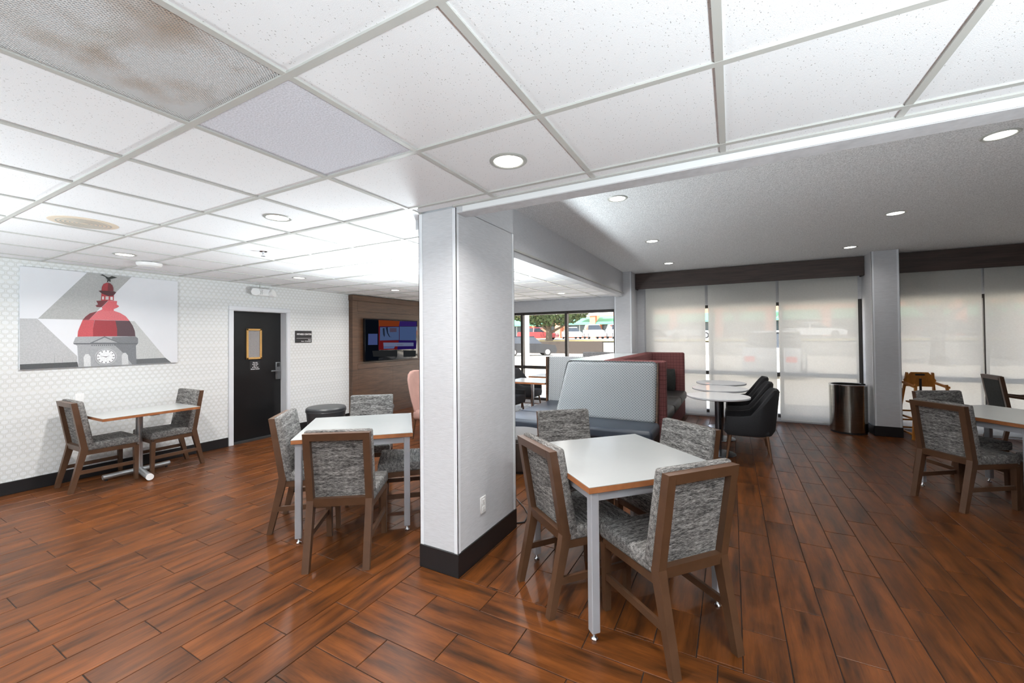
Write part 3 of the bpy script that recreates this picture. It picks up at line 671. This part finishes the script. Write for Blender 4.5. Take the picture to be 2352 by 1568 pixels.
# ------------------------------------------------------------------ dining chairs
def make_chair(name, label):
    t = thing(name, label, 'chair', group='woven grey dining chairs')
    bx = lambda z: .098-.082*(z-.42)/.485
    hw = .215; pw = .045
    for s in (-1, 1):
        ya, yb = sorted((s*hw, s*(hw-pw)))
        prof = [(0.0, 0, .036), (.088, .38, .056), (.098, .44, .056), (bx(.90), .905, .044)]
        MB().loft([[(x-d/2, ya, z), (x+d/2, ya, z), (x+d/2, yb, z), (x-d/2, yb, z)] for x, z, d in prof]).build('leg', 'chair_wood', t)
        fa = .232; ya, yb = sorted((s*fa, s*(fa-.045)))
        MB().loft([[(.482+q, ya+(.008 if s < 0 else .0)*k, z), (.525-q*.2, ya+(.008 if s < 0 else 0)*k, z), (.525-q*.2, yb-(.008 if s > 0 else 0)*k, z), (.482+q, yb-(.008 if s > 0 else 0)*k, z)] for z, q, k in ((0, .012, 1), (.38, 0, 0))]).build('leg', 'chair_wood', t)
        y0, y1 = sorted((s*.196, s*.214)); y2, y3 = sorted((s*.205, s*.223))
        MB().hexa([(.03, y0, .175), (.50, y2, .175), (.50, y3, .175), (.03, y1, .175), (.035, y0, .212), (.50, y2, .212), (.50, y3, .212), (.035, y1, .212)]).build('stretcher', 'chair_wood', t)
    def slab(z0, z1, d0, d1, w):
        return MB().hexa([(bx(z0)+d0, -w, z0), (bx(z0)+d1, -w, z0), (bx(z0)+d1, w, z0), (bx(z0)+d0, w, z0), (bx(z1)+d0, -w, z1), (bx(z1)+d1, -w, z1), (bx(z1)+d1, w, z1), (bx(z1)+d0, w, z1)])
    slab(.856, .905, -.022, .022, hw-pw).build('top_rail', 'chair_wood', t)
    slab(.395, .452, -.026, .020, hw-pw).build('lower_rail', 'chair_wood', t)
    slab(.450, .858, .012, .024, hw-pw).build('back_panel', 'chair_weave', t)
    b = MB(); z0, z1, d0, d1, w = .43, .918, .021, .080, .222
    b.hexa([(bx(z0)+d0, -w, z0), (bx(z0)+d1, -w, z0), (bx(z0)+d1, w, z0), (bx(z0)+d0, w, z0), (bx(z1)+d0, -w, z1), (bx(z1)+d1-.008, -w, z1), (bx(z1)+d1-.008, w, z1), (bx(z1)+d0, w, z1)], .016, 3)
    b.build('backrest', 'chair_weave', t, True)
    s = MB().hexa([(.115, -.218, .40), (.532, -.238, .40), (.532, .238, .40), (.115, .218, .40), (.115, -.218, .478), (.532, -.238, .485), (.532, .238, .485), (.115, .218, .478)], .020, 3)
    s.build('seat', 'chair_weave', t, True)
    for (p, q) in (((.10, -.19), (.50, -.210)), ((.10, .19), (.50, .210))):
        sg = -1 if p[1] < 0 else 1
        MB().hexa([(p[0], p[1], .362), (q[0], q[1], .362), (q[0], q[1]+sg*.02, .362), (p[0], p[1]+sg*.02, .362), (p[0], p[1], .405), (q[0], q[1], .405), (q[0], q[1]+sg*.02, .405), (p[0], p[1]+sg*.02, .405)]).build('apron', 'chair_wood', t)
    MB().box(.498, .520, -.20, .20, .362, .405).build('apron', 'chair_wood', t)
    return t
proto = None
def chair(x, y, deg, label):
    global proto
    label = 'woven grey dining chair with brown frame '+label
    if proto is None:
        proto = make_chair('dining_chair', label); proto.location = (x, y, 0); proto.rotation_euler = (0, 0, R(deg)); return
    dup(proto, (x, y, 0), R(deg), label)
chair(-.119, 2.106, 139.5, 'nearest the camera, back turned to it')
chair(-1.044, 2.184, 51.6, 'pushed up to the near table beside the pillar')
chair(-1.30, 3.28, 310, 'at near table, in front of navy bench')
chair(-.244, 3.171, 232, 'at near table, in front of round tables')
chair(-2.32, 1.83, 124.5, 'with back to camera at white table by pillar')
chair(-3.355, 2.08, 41, 'at left side of white table by pillar')
chair(-3.51, 3.25, 308.5, 'behind white table, beside the leather ottomans')
chair(-2.375, 2.993, 222, 'mostly hidden behind the pillar')
chair(-6.05, 1.505, 90, 'at wall table under the poster, leftmost')
chair(-6.03, 2.655, 270, 'at wall table, nearest the black door')
chair(1.614, 5.068, 35, 'with back to camera at far right table')
chair(1.93, 6.12, 295, 'at far side of right table, by high chair')
chair(2.68, 4.98, 125, 'at right table, cut off by picture edge')

# ------------------------------------------------------------------ square tables
def square_table(x, y, deg, label, z=.785, side=.878):
    t = thing('dining_table', label, 'table', (x, y, 0), R(deg), 'square dining tables'); h = side/2
    MB().box(-h, h, -h, h, z-.004, z, .001, 1).build('table_top', 'laminate', t)
    MB().box(-h, h, -h, h, z-.034, z-.004, .002, 1).build('edge_band', 'edge_wood', t)
    l = h-.022
    for sx in (-1, 1):
        for sy in (-1, 1):
            x0, x1 = sorted((sx*l, sx*(l-.046))); y0, y1 = sorted((sy*l, sy*(l-.046)))
            g_ = MB().box(x0, x1, y0, y1, .042, z-.034, .004, 1).build('leg', 'table_steel', t)
            MB().lathe([(.001, 0), (.017, 0), (.018, .010), (.010, .018), (.007, .042), (.001, .042)], ((x0+x1)/2, (y0+y1)/2, 0), 16).build('glide', 'chrome', g_, True)
    for s in (-1, 1):
        a, b = sorted((s*(l-.012), s*(l-.034)))
        MB().box(a, b, -l+.046, l-.046, z-.086, z-.034).build('apron', 'table_steel', t); MB().box(-l+.046, l-.046, a, b, z-.086, z-.034).build('apron', 'table_steel', t)
    return t
square_table(-.647, 2.580, 46.5, 'square grey-topped table with wooden edge nearest the camera')
square_table(-2.86, 2.50, 43, 'square white-topped table left of the pillar')
square_table(2.22, 5.49, 35, 'grey-topped table at right edge beyond the open floor')
# wall table
t = thing('wall_table', 'narrow white-topped table on chrome pedestal under the poster', 'table', (-6.05, 2.05, 0))
MB().box(-.06, .50, -.40, .45, .747, .75, .001, 1).build('table_top', 'laminate', t); MB().box(-.06, .50, -.40, .45, .72, .747, .002, 1).build('edge_band', 'edge_wood', t)
MB().cyl((.0, .06, .05), (.0, .06, .72), .034).build('pole', 'satin_steel', t, True)
MB().cyl((.0, -.25, .045), (.0, .35, .045), .026).build('foot_bar', 'satin_steel', t, True); MB().cyl((.0, .06, .045), (.44, .0, .045), .033).build('foot', 'satin_steel', t, True)
MB().cyl((.435, .0, .045), (.448, -.002, .045), .034).build('end_cap', 'plastic_white', t, True)
for p in ((.0, -.22), (.0, .32), (.40, .005)): MB().cyl((p[0], p[1], 0), (p[0], p[1], .03), .012, n=12).build('glide', 'plastic_dark', t, True)
MB().box(-.05, .4, .02, .10, .70, .72).build('bracket', 'table_steel', t)

# ------------------------------------------------------------------ ottomans, pink chair, rug
def ottoman(x, y, r, z, label, mat='leather_grey'):
    t = thing('ottoman', label, 'ottoman', (x, y, 0), 0, 'leather ottomans')
    MB().lathe([(.001, .03), (r*.80, .03), (r*.86, .05), (r*.96, z-.10), (r, z-.06), (r*.99, z-.025), (r*.93, z-.006), (r*.6, z), (.001, z)], n=40).build('body', mat, t, True)
    MB().lathe([(.001, 0), (r*.72, 0), (r*.72, .032), (.001, .032)], n=28).build('plinth', 'plastic_dark', t, True)
    MB().ring([(r*.985, z-.075), (r*1.006, z-.068), (r*.985, z-.061)], n=40).build('welt', mat, t, True)
ottoman(-5.72, 4.33, .30, .46, 'dark leather drum ottoman by wall, nearer of two'); ottoman(-5.15, 4.78, .32, .47, 'dark leather drum ottoman before wood panelling, farther of two')
plain('leather_taupe', (70, 64, 60), .45, var=.06)
ottoman(-2.22, 4.26, .30, .43, 'taupe leather drum ottoman peeking out behind the pillar', 'leather_taupe')
t = thing('accent_chair', 'tall pink accent chair half hidden by the pillar', 'chair', (-4.08, 4.98, 0), R(-6))
prof = [(.33, .24, -.17), (.45, .30, -.21), (.6, .33, -.26), (.78, .34, -.31), (.90, .31, -.345), (.97, .24, -.365), (1.01, .15, -.375), (1.02, .05, -.38)]
rings = []
for z, wv, xc in prof:
    ring = []
    for k in range(20):
        a = 2*math.pi*k/20; yy = wv*math.cos(a); xx = xc+.055*math.sin(a)+.16*(yy/.36)**2
        ring.append((xx, yy, z))
    rings.append(ring)
MB().loft(rings).build('backrest', 'pink_fabric', t, True)
MB().box(-.16, .32, -.29, .29, .30, .45, .05, 3).build('seat', 'pink_fabric', t, True)
for sx, sy in ((-.16, -.22), (-.16, .22), (.24, -.22), (.24, .22)): MB().cyl((sx, sy, .31), (sx*1.25, sy*1.1, 0), .02, .012, 12).build('leg', 'stool_leg_wood', t, True)
tag(MB().box(-5.0, -2.85, 7.15, 8.45, 0, .008, .003, 1).build('area_rug', 'rug'), 'grey and white patterned rug near rear windows', 'rug')

cord = MB(); cp = [(-1.95, 3.56), (-1.80, 3.41), (-1.66, 3.28), (-1.56, 3.16), (-1.53, 3.02), (-1.60, 2.955)]
cord.loft([[(x+.006*math.cos(a), y, .0065+.006*math.sin(a)) for a in [k*math.pi/4 for k in range(8)]] for x, y in cp])
tag(cord.build('power_cord', 'plastic_dark', None, True), 'thin black cord on floor beside the pillar base', 'cord')

# ------------------------------------------------------------------ banquettes
def back_slab(x0, x1, y0, z0, z1, lean, thick, bev=.03, lslant=0):
    return MB().hexa([(x0, y0, z0), (x1, y0, z0), (x1, y0+thick, z0), (x0, y0+thick, z0), (x0+lslant, y0+lean, z1), (x1, y0+lean, z1), (x1, y0+lean+thick*.55, z1), (x0+lslant, y0+lean+thick*.55, z1)], bev, 3)
t = thing('navy_banquette', 'L-shaped navy leather bench with grey patterned back', 'banquette', (0, 0, 0))
MB().prism([(-2.73, 4.72), (-.80, 4.72), (-.80, 5.30), (-2.06, 5.30), (-2.06, 6.42), (-2.73, 6.42)], .10, .34, 'xy').build('base', 'leather_black', t)
MB().box(-2.75, -.79, 4.70, 5.28, .33, .47, .045, 4).build('seat', 'leather_navy', t, True)
MB().box(-2.75, -2.08, 5.285, 6.42, .33, .47, .04, 4).build('seat', 'leather_navy', t, True)
b1 = back_slab(-2.17, -.835, 5.22, .45, 1.205, .17, .12, .055, .135).build('backrest', 'ring_fabric', t, True)
back_slab(-2.76, -2.05, 6.38, .45, 1.205, .05, .10, .025).build('backrest', 'ring_fabric', t, True)
MB().hexa([(-.836, 5.24, .40), (-.818, 5.24, .40), (-.818, 5.36, .40), (-.836, 5.36, .40), (-.836, 5.40, 1.19), (-.818, 5.40, 1.19), (-.818, 5.46, 1.19), (-.836, 5.46, 1.19)]).build('end_trim', 'panel_wood', t)
MB().box(-2.785, -2.762, 6.36, 6.54, .30, 1.20).build('end_trim', 'panel_wood', t)
MB().box(-2.70, -.85, 4.80, 5.25, 0, .11).box(-2.68, -2.15, 5.2, 6.4, 0, .11).build('plinth', 'plastic_dark', t)
# divider with stone ledge
t = thing('booth_divider', 'low divider wall with glossy pale ledge between booths', 'divider', (0, 0, 0))
MB().box(-2.03, -1.56, 5.56, 8.02, 0, 1.185).build('body', 'wallcover', t); MB().box(-2.05, -1.555, 5.55, 8.03, 1.185, 1.207, .004, 1).build('ledge', 'ledge_stone', t)
# red banquette
t = thing('red_banquette', 'red plaid banquette with black seat facing round tables', 'banquette', (0, 0, 0))
MB().box(-1.55, -.745, 5.47, 5.62, .02, 1.215, .03, 3).build('arm', 'red_plaid', t, True)
MB().box(-1.55, -.80, 8.35, 8.47, .02, 1.215, .03, 3).build('arm', 'red_plaid', t, True)
MB().box(-1.55, -1.38, 5.60, 8.37, .40, 1.215, .03, 3).build('backrest', 'red_plaid', t, True)
MB().box(-1.40, -.80, 5.62, 8.35, .05, .36, .01, 1).build('base', 'red_plaid', t)
for y0, y1 in ((5.63, 6.53), (6.54, 7.44), (7.45, 8.34)): MB().box(-1.39, -.76, y0, y1, .35, .50, .045, 4).build('seat', 'leather_black', t, True)
t = thing('throw_cushion', 'dark throw cushion leaning on the red banquette', 'cushion', (-1.14, 8.235, .502), R(-90))
rings = []
for k in range(9):
    z = .40*k/8; e = math.sin(math.pi*(k/8))**.5 if 0 < k < 8 else .12
    rings.append([(.02+.055*e*math.sin(2*math.pi*i/24)-.16*z*.4, .20*(.9+.1*e)*math.cos(2*math.pi*i/24), z+.002) for i in range(24)])
MB().loft(rings).build('cover', 'cushion_dark', t, True)
MB().cyl((-.02, -.19, .40), (-.02, .19, .40), .006, n=8).build('piping', 'cushion_dark', t, True)
# far booth back by the windows
t = thing('window_banquette', 'dark speckled booth back against the rear windows', 'banquette', (0, 0, 0))
back_slab(-2.78, -2.10, 8.20, .40, 1.215, .08, .12, .03).build('backrest', 'dark_ring_fabric', t, True)
MB().box(-2.76, -2.08, 7.72, 8.22, .10, .46, .04, 3).build('seat', 'leather_navy', t, True); MB().box(-2.72, -2.12, 7.8, 8.2, 0, .11).build('plinth', 'plastic_dark', t)

# ------------------------------------------------------------------ tub chairs
def make_tub(label, group):
    """faces -X at rz = 0; origin under the seat centre"""
    t = thing('tub_chair', label, 'chair', (0, 0, 0), 0, group)
    n = 30; hw, hb = .265, .27; outer, path = [], []
    pts = [(-.24, -hw), (-.06, -hw-.005)] ; arc = []
    for k in range(15):
        a = -math.pi/2+math.pi*k/14; arc.append((.02+hb*math.cos(a)**.8 if math.cos(a) > 1e-6 else .02, hw*math.sin(a)))
    pts += arc + [(-.06, hw+.005), (-.24, hw)]
    def top(x, y):
        u = (x+.24)/.53; return .525+.03*u if u < .45 else .5385+.325*min(1, (u-.45)/.45)**1.3
    ringsm = []
    for (x, y) in pts:
        L = math.hypot(x-.02, y) or 1; nx, ny = ((x-.02)/L, y/L) if x > .0 else (0, 1 if y > 0 else -1)
        zt = top(x, y); lean = .05*max(0, (zt-.55)/.3)
        inn = .058
        o0 = (x-nx*.035, y-ny*.035, .30); o1 = (x, y, .36); o2 = (x+nx*lean, y+ny*lean*.4, zt-.03); o3 = (x+nx*(lean-.015), y+ny*(lean*.4-.015), zt); o4 = (x+nx*(lean-.04), y+ny*(lean*.4-.04), zt); o5 = (x+nx*(lean-inn), y+ny*(lean*.4-inn), zt-.03); o6 = (x-nx*inn, y-ny*inn, .36); o7 = (x-nx*inn, y-ny*inn, .30)
        ringsm.append([o0, o1, o2, o3, o4, o5, o6, o7])
    MB().loft(ringsm).build('shell', 'felt_black', t, True)
    MB().box(-.27, .22, -.22, .22, .30, .455, .045, 4).build('seat', 'felt_black', t, True)
    MB().box(-.20, .20, -.19, .19, .285, .31).build('under_frame', 'stool_leg_wood', t)
    for sx, sy in ((-.20, -.19), (-.20, .19), (.19, -.19), (.19, .19)): MB().cyl((sx, sy, .31), (sx*1.22, sy*1.15, 0), .019, .011, 12).build('leg', 'stool_leg_wood', t, True)
    return t
tub = make_tub('charcoal tub chair at the nearest round table', 'charcoal tub chairs'); tub.location = (.17, 5.98, 0)
dup(tub, (.17, 6.85, 0), 0, 'charcoal tub chair at the middle round table'); dup(tub, (.17, 7.68, 0), 0, 'charcoal tub chair at the round table nearest the shades')
dup(tub, (-3.72, 6.72, 0), R(180), 'charcoal tub chair behind pillar at nearer two-seat table'); dup(tub, (-3.80, 7.66, .008), R(180), 'charcoal tub chair at two-seat table nearest rear windows')
for (y, lab) in ((5.95, 'nearest of the three round white pedestal tables'), (6.82, 'middle one of the three round white pedestal tables'), (7.66, 'farthest of the three round white pedestal tables')):
    t = thing('round_table', lab, 'table', (-.17, y, 0), 0, 'round pedestal tables')
    MB().lathe([(.001, .722), (.352, .722), (.372, .730), (.375, .742), (.372, .75), (.001, .75)], n=56).build('table_top', 'quartz', t, True)
    MB().cyl((0, 0, .02), (0, 0, .722), .038, n=28).build('pole', 'pole_steel', t, True)
    MB().lathe([(.001, 0), (.20, 0), (.205, .006), (.20, .012), (.05, .022), (.001, .022)], n=48).build('base', 'pole_steel', t, True)
for (y, lab) in ((6.70, 'two-seat table with wooden edge seen behind pillar'), (7.66, 'two-seat table with wooden edge nearest the rear windows')):
    t = thing('cafe_table', lab, 'table', (-3.20, y, .008 if y > 7 else 0), 0, 'two-seat tables')
    MB().box(-.39, .39, -.325, .325, .747, .75).build('table_top', 'laminate', t); MB().box(-.39, .39, -.325, .325, .718, .747, .002, 1).build('edge_band', 'edge_wood', t)
    MB().cyl((.0, 0, .02), (0, 0, .718), .028).build('pole', 'chrome', t, True); MB().lathe([(.001, 0), (.22, 0), (.22, .012), (.03, .024), (.001, .024)], n=32).build('base', 'chrome', t, True)

# ------------------------------------------------------------------ bin, high chair, armchair
t = thing('trash_bin', 'tall brushed steel trash bin by the right column', 'bin', (1.60, 8.17, 0))
MB().lathe([(.001, .03), (.236, .03), (.238, .735), (.238, .74), (.222, .742), (.222, .60), (.001, .60)], n=56).build('body', 'brushed_steel', t, True)
MB().ring([(.215, .735), (.243, .735), (.245, .750), (.238, .757), (.215, .752)], n=48).build('rim', 'chrome', t, True)
MB().lathe([(.001, 0), (.228, 0), (.228, .032), (.001, .032)], n=40).build('base_ring', 'plastic_dark', t, True)

t = thing('high_chair', 'wooden restaurant high chair beside the right column', 'high chair', (2.50, 8.20, 0), R(8))
def bar(p, q, a=.022, b=.03, nm='rail'):
    p, q = Vector(p), Vector(q); d = (q-p).normalized(); u = d.cross(Vector((0, 1, 0)) if abs(d.y) < .8 else Vector((1, 0, 0))).normalized(); v = d.cross(u)
    rg = lambda c: [c+u*a/2*i+v*b/2*j for i, j in ((-1, -1), (1, -1), (1, 1), (-1, 1))]
    return MB().loft([rg(p), rg(q)]).build(nm, 'highchair_wood', t)
for sx in (-1, 1):
    bar((sx*.25, -.24, 0), (sx*.17, -.15, .80), .024, .036, 'leg'); bar((sx*.25, .24, 0), (sx*.15, .12, .95), .024, .036, 'leg')
    for z in (.08, .30): bar((sx*(.25-.1*z), -.24+.11*z, z), (sx*(.25-.1*z), .24-.12*z, z))
    bar((sx*.19, -.17, .76), (sx*.185, .16, .80), .03, .03, 'arm_rail')
for z in (.10, .22, .36):
    for y in (-1, 1): bar((-.25+.1*z, y*(.24-.11*z), z), (.25-.1*z, y*(.24-.11*z), z))
MB().prism([(-.17, .74), (.17, .74), (.19, .84), (.10, .955), (-.10, .955), (-.19, .84)], .115, .135).build('back_board', 'highchair_wood', t)
MB().prism([(-.05, .905), (.05, .905), (.06, .918), (.05, .93), (-.05, .93), (-.06, .918)], .108, .138).build('hand_hole', 'plastic_dark', t)
MB().box(-.17, .17, -.14, .13, .50, .525, .004, 1).build('seat', 'highchair_wood', t); MB().box(-.17, .17, -.16, -.14, .52, .66, .004, 1).build('front_board', 'highchair_wood', t)
MB().box(-.012, .012, .095, .112, .53, .86).build('strap', 'plastic_dark', t)

t = thing('arm_chair', 'dark wooden armchair in front of far right shades', 'chair', (3.16, 8.12, 0), R(0))
for s in (-1, 1):
    y0, y1 = sorted((s*.24, s*.20))
    MB().loft([[(x-.02, y0, z), (x+.02, y0, z), (x+.02, y1, z), (x-.02, y1, z)] for x, z in ((-.0, 0), (.08, .42), (.0, .95))]).build('leg', 'chair_wood', t)
    MB().box(.49, .53, y0, y1, 0, .64).build('leg', 'chair_wood', t)
    MB().loft([[(x, y0-.005, z), (x, y1+.005, z), (x, y1+.005, z+.03), (x, y0-.005, z+.03)] for x, z in ((.04, .68), (.20, .655), (.36, .64), (.56, .66))]).build('armrest', 'chair_wood', t)
MB().hexa([(.05, -.2, .46), (.09, -.2, .46), (.09, .2, .46), (.05, .2, .46), (-.02, -.2, .93), (.02, -.2, .93), (.02, .2, .93), (-.02, .2, .93)], .01, 2).build('backrest', 'cushion_dark', t)
MB().box(-.02, .02, -.2, .2, .90, .955).build('top_rail', 'chair_wood', t)
MB().box(.08, .54, -.23, .23, .38, .47, .02, 3).build('seat', 'cushion_dark', t, True)

# ------------------------------------------------------------------ outside
struct(MB().box(-70, 60, YB+.31, 90, -.2, -.05).build('ground', 'concrete'))
o = MB().box(-30, -10.4, 36.6, 36.95, -.05, 1.13).build('retaining_wall', 'retaining_brown'); tag(o, 'low brown retaining wall across the car park', 'wall')
struct(MB().prism([(36.95, -.05), (36.95, 1.10), (44, 1.28), (90, 1.4), (90, -.05)], -60, 55, 'yz').build('ground_upper', 'asphalt'))
struct(MB().prism([(36.95, 1.11), (41.2, 1.225), (41.2, 1.2), (36.95, 1.0)], -60, 55, 'yz').build('ground_verge', 'grass_dry'))
def car(name, label, x, y, z, deg, mat, hgt=1.45, ln=4.6, suv=False):
    t = thing(name, label, 'car', (x, y, z), R(deg), 'parked cars outside'); L = ln/2; w_ = .88
    sh = hgt*.62
    MB().prism([(-L, .28), (L*.96, .24), (L, .55), (L*.93, sh*.86), (L*.42, sh), (-L*.95, sh*1.04), (-L, .62)], -w_, w_).build('body', mat, t)
    x0, x1, x2, x3 = (-L*.94, L*.44, L*.16, -L*.80) if suv else (-L*.80, L*.46, L*.12, -L*.42)
    MB().hexa([(x0, -w_*.96, sh*.98), (x1, -w_*.96, sh*.98), (x1, w_*.96, sh*.98), (x0, w_*.96, sh*.98), (x3, -w_*.74, hgt-.05), (x2, -w_*.74, hgt-.05), (x2, w_*.74, hgt-.05), (x3, w_*.74, hgt-.05)]).build('cabin_glass', 'car_glass', t)
    MB().hexa([(x3-.08, -w_*.77, hgt-.06), (x2+.08, -w_*.77, hgt-.06), (x2+.08, w_*.77, hgt-.06), (x3-.08, w_*.77, hgt-.06), (x3, -w_*.68, hgt), (x2, -w_*.68, hgt), (x2, w_*.68, hgt), (x3, w_*.68, hgt)]).build('roof', mat, t)
    for xa in ((x2+x3)/2,): 
        for s in (-1, 1): MB().hexa([(xa-.04, s*w_*.97-.01, sh*.97), (xa+.04, s*w_*.97-.01, sh*.97), (xa+.04, s*w_*.97+.01, sh*.97), (xa-.04, s*w_*.97+.01, sh*.97), (xa-.04, s*w_*.76-.01, hgt-.04), (xa+.04, s*w_*.76-.01, hgt-.04), (xa+.04, s*w_*.76+.01, hgt-.04), (xa-.04, s*w_*.76+.01, hgt-.04)]).build('pillar_post', mat, t)
    for sx in (-.62, .64):
        for s in (-1, 1):
            wh = MB().cyl((sx*L, s*w_*.80, .33), (sx*L, s*(w_+.02), .33), .33, n=24).build('wheel', 'tyre', t, True)
            MB().cyl((sx*L, s*(w_+.015), .33), (sx*L, s*(w_+.03), .33), .22, n=16).build('rim', 'rim', wh, True)
    for s in (-1, 1):
        MB().box(L*.94, L*.985, s*.62-.18, s*.62+.18, .56, .70).build('headlamp', 'rim', t); MB().box(-L*1.0, -L*.96, s*.64-.16, s*.64+.16, .62, .82).build('tail_lamp', 'car_lamp', t)
UZ = 1.24
car('parked_car', 'dark navy SUV parked outside the rear window', -15.6, 31.9, -.05, 38, 'car_navy', 1.68, 4.7, True)
car('parked_car', 'red car parked behind the tree trunk', -19.9, 43.4, UZ, 8, 'car_red', 1.42)
car('parked_car', 'white sedan parked between tree and window mullion', -17.6, 48.3, UZ+.06, -60, 'car_white', 1.45)
car('parked_car', 'white SUV right of the window mullion', -14.8, 48.3, UZ+.06, -62, 'car_white', 1.72, 4.7, True)
car('parked_car', 'white van-shaped car above the retaining wall', -12.0, 48.6, UZ+.06, -62, 'car_white', 1.72, 4.7, True)
car('parked_car', 'white car at edge of the bare window', -9.2, 48.9, UZ+.06, -62, 'car_white', 1.5)
car('parked_car', 'silver car seen through shade behind red banquette', -3.9, 46.5, UZ+.02, 6, 'car_silver', 1.45)
car('parked_car', 'silver minivan seen through shades by trash bin', 1.6, 19.5, -.05, 80, 'car_silver', 1.75, 4.7, True)
car('parked_car', 'white car seen through shade above trash bin', 6.8, 46.5, UZ+.02, -10, 'car_white', 1.45)
car('parked_car', 'dark car seen through shade by right column', 16.8, 49.0, UZ+.02, 4, 'car_dark', 1.45)
def tree(label, x, y, z, hgt, rx, tr, seed, n=2600, bare=2.0):
    rnd = random.Random(seed); t = thing('tree', label, 'tree', (x, y, z), 0, 'trees outside')
    tk = MB(); tk.cyl((0, 0, 0), (0, 0, .25), tr*1.4, tr, 12); tk.cyl((0, 0, .2), (0, 0, bare+.3), tr, tr*.8, 12)
    for k in range(6):
        a = k*1.05+rnd.random(); tk.cyl((0, 0, bare*.8+.1*k), (rx*.55*math.cos(a), rx*.55*math.sin(a), bare+1.0+.25*k), tr*.45, tr*.15, 8)
    tk.build('trunk', 'bark', t)
    bm = bmesh.new()
    for k in range(n):
        while True:
            px, py, pz = (rnd.uniform(-1, 1) for _ in range(3))
            q = px*px+py*py+pz*pz
            if .25 < q < 1: break
        c = Vector((px*rx, py*rx, bare+.5+(pz+1)*.5*(hgt-bare-.5))); s = rnd.uniform(.10, .24)
        u = Vector((rnd.gauss(0, 1), rnd.gauss(0, 1), rnd.gauss(0, 1))).normalized(); v = u.orthogonal().normalized()
        bm.faces.new([bm.verts.new(c+u*s*i+v*s*.6*j) for i, j in ((-1, 0), (0, -1), (1, 0), (0, 1))])
    me = bpy.data.meshes.new('crown'); bm.to_mesh(me); bm.free(); me.materials.append(M['leaf']); link('crown', me, t)
tree('broad green tree behind the retaining wall', -16.5, 38.6, 1.12, 5.6, 4.4, .34, 1, 6500, 1.0)
tree('slender green tree seen through the middle shade', .4, 43, 1.2, 6.5, 3.2, .22, 2, 2400, 2.2)
tree('green tree seen through shade by high chair', 9.2, 28.5, -.05, 7.0, 3.6, .28, 3, 2600, 2.6)
tree('green tree seen through the far right shade', 14.5, 35, -.05, 7.5, 3.8, .26, 4, 2400, 2.6)
# brick shops
t = thing('brick_building', 'orange brick shop building with green awnings', 'building', (0, 0, 0)); BY = 66.0
MB().box(-60, 40, BY, BY+8, 1.3, 9).build('wall', 'brick_orange', t)
for k, x in enumerate(range(-56, 40, 6)):
    MB().box(x, x+.9, BY-2.6, BY-1.7, 1.35, 6.2).build('column', 'brick_orange', t)
    wd = MB().box(x+1.3, x+5.6, BY-.08, BY+.02, 1.7, 3.5).build('shop_window', 'shop_glass', t)
    MB().box(x+3.4, x+3.5, BY-.12, BY+.0, 1.7, 3.5).build('window_bar', 'sign_white', wd)
    MB().hexa([(x+.9, BY-2.4, 3.5), (x+6.0, BY-2.4, 3.5), (x+6.0, BY, 3.6), (x+.9, BY, 3.6), (x+.9, BY-2.4, 3.75), (x+6.0, BY-2.4, 3.75), (x+6.0, BY, 4.9), (x+.9, BY, 4.9)]).build('awning', 'awning_green', t)
MB().box(-22.0, -16.2, BY-2.8, BY-2.6, 4.9, 6.6).build('sign_board', 'sign_white', t); MB().box(-18.8, -18.2, BY-2.82, BY-2.8, 5.5, 6.1).build('sign_mark', 'sign_red', t)
MB().box(-26.0, -23.4, BY-2.8, BY-2.6, 4.4, 5.6).build('sign_board', 'sign_white', t)
# porch post and planter right outside the bare window
t = thing('porch_post', 'slim pale post standing outside the rear window', 'post', (-6.35, 12.9, -.05))
MB().box(-.06, .06, -.06, .06, .12, 3.2, .01, 1).build('shaft', 'sign_white', t); MB().box(-.12, .12, -.12, .12, 0, .12, .01, 1).build('footing', 'concrete', t)
t = thing('planter', 'tan bowl planter on the paving outside', 'planter', (-8.9, 18.2, -.05))
MB().lathe([(.001, 0), (.35, 0), (.40, .04), (.62, .42), (.70, .46), (.70, .52), (.60, .52), (.55, .44), (.001, .42)], n=28).build('bowl', 'concrete', t, True)
MB().lathe([(.001, .425), (.56, .425), (.3, .5), (.001, .52)], n=16).build('soil', 'bark', t, True)
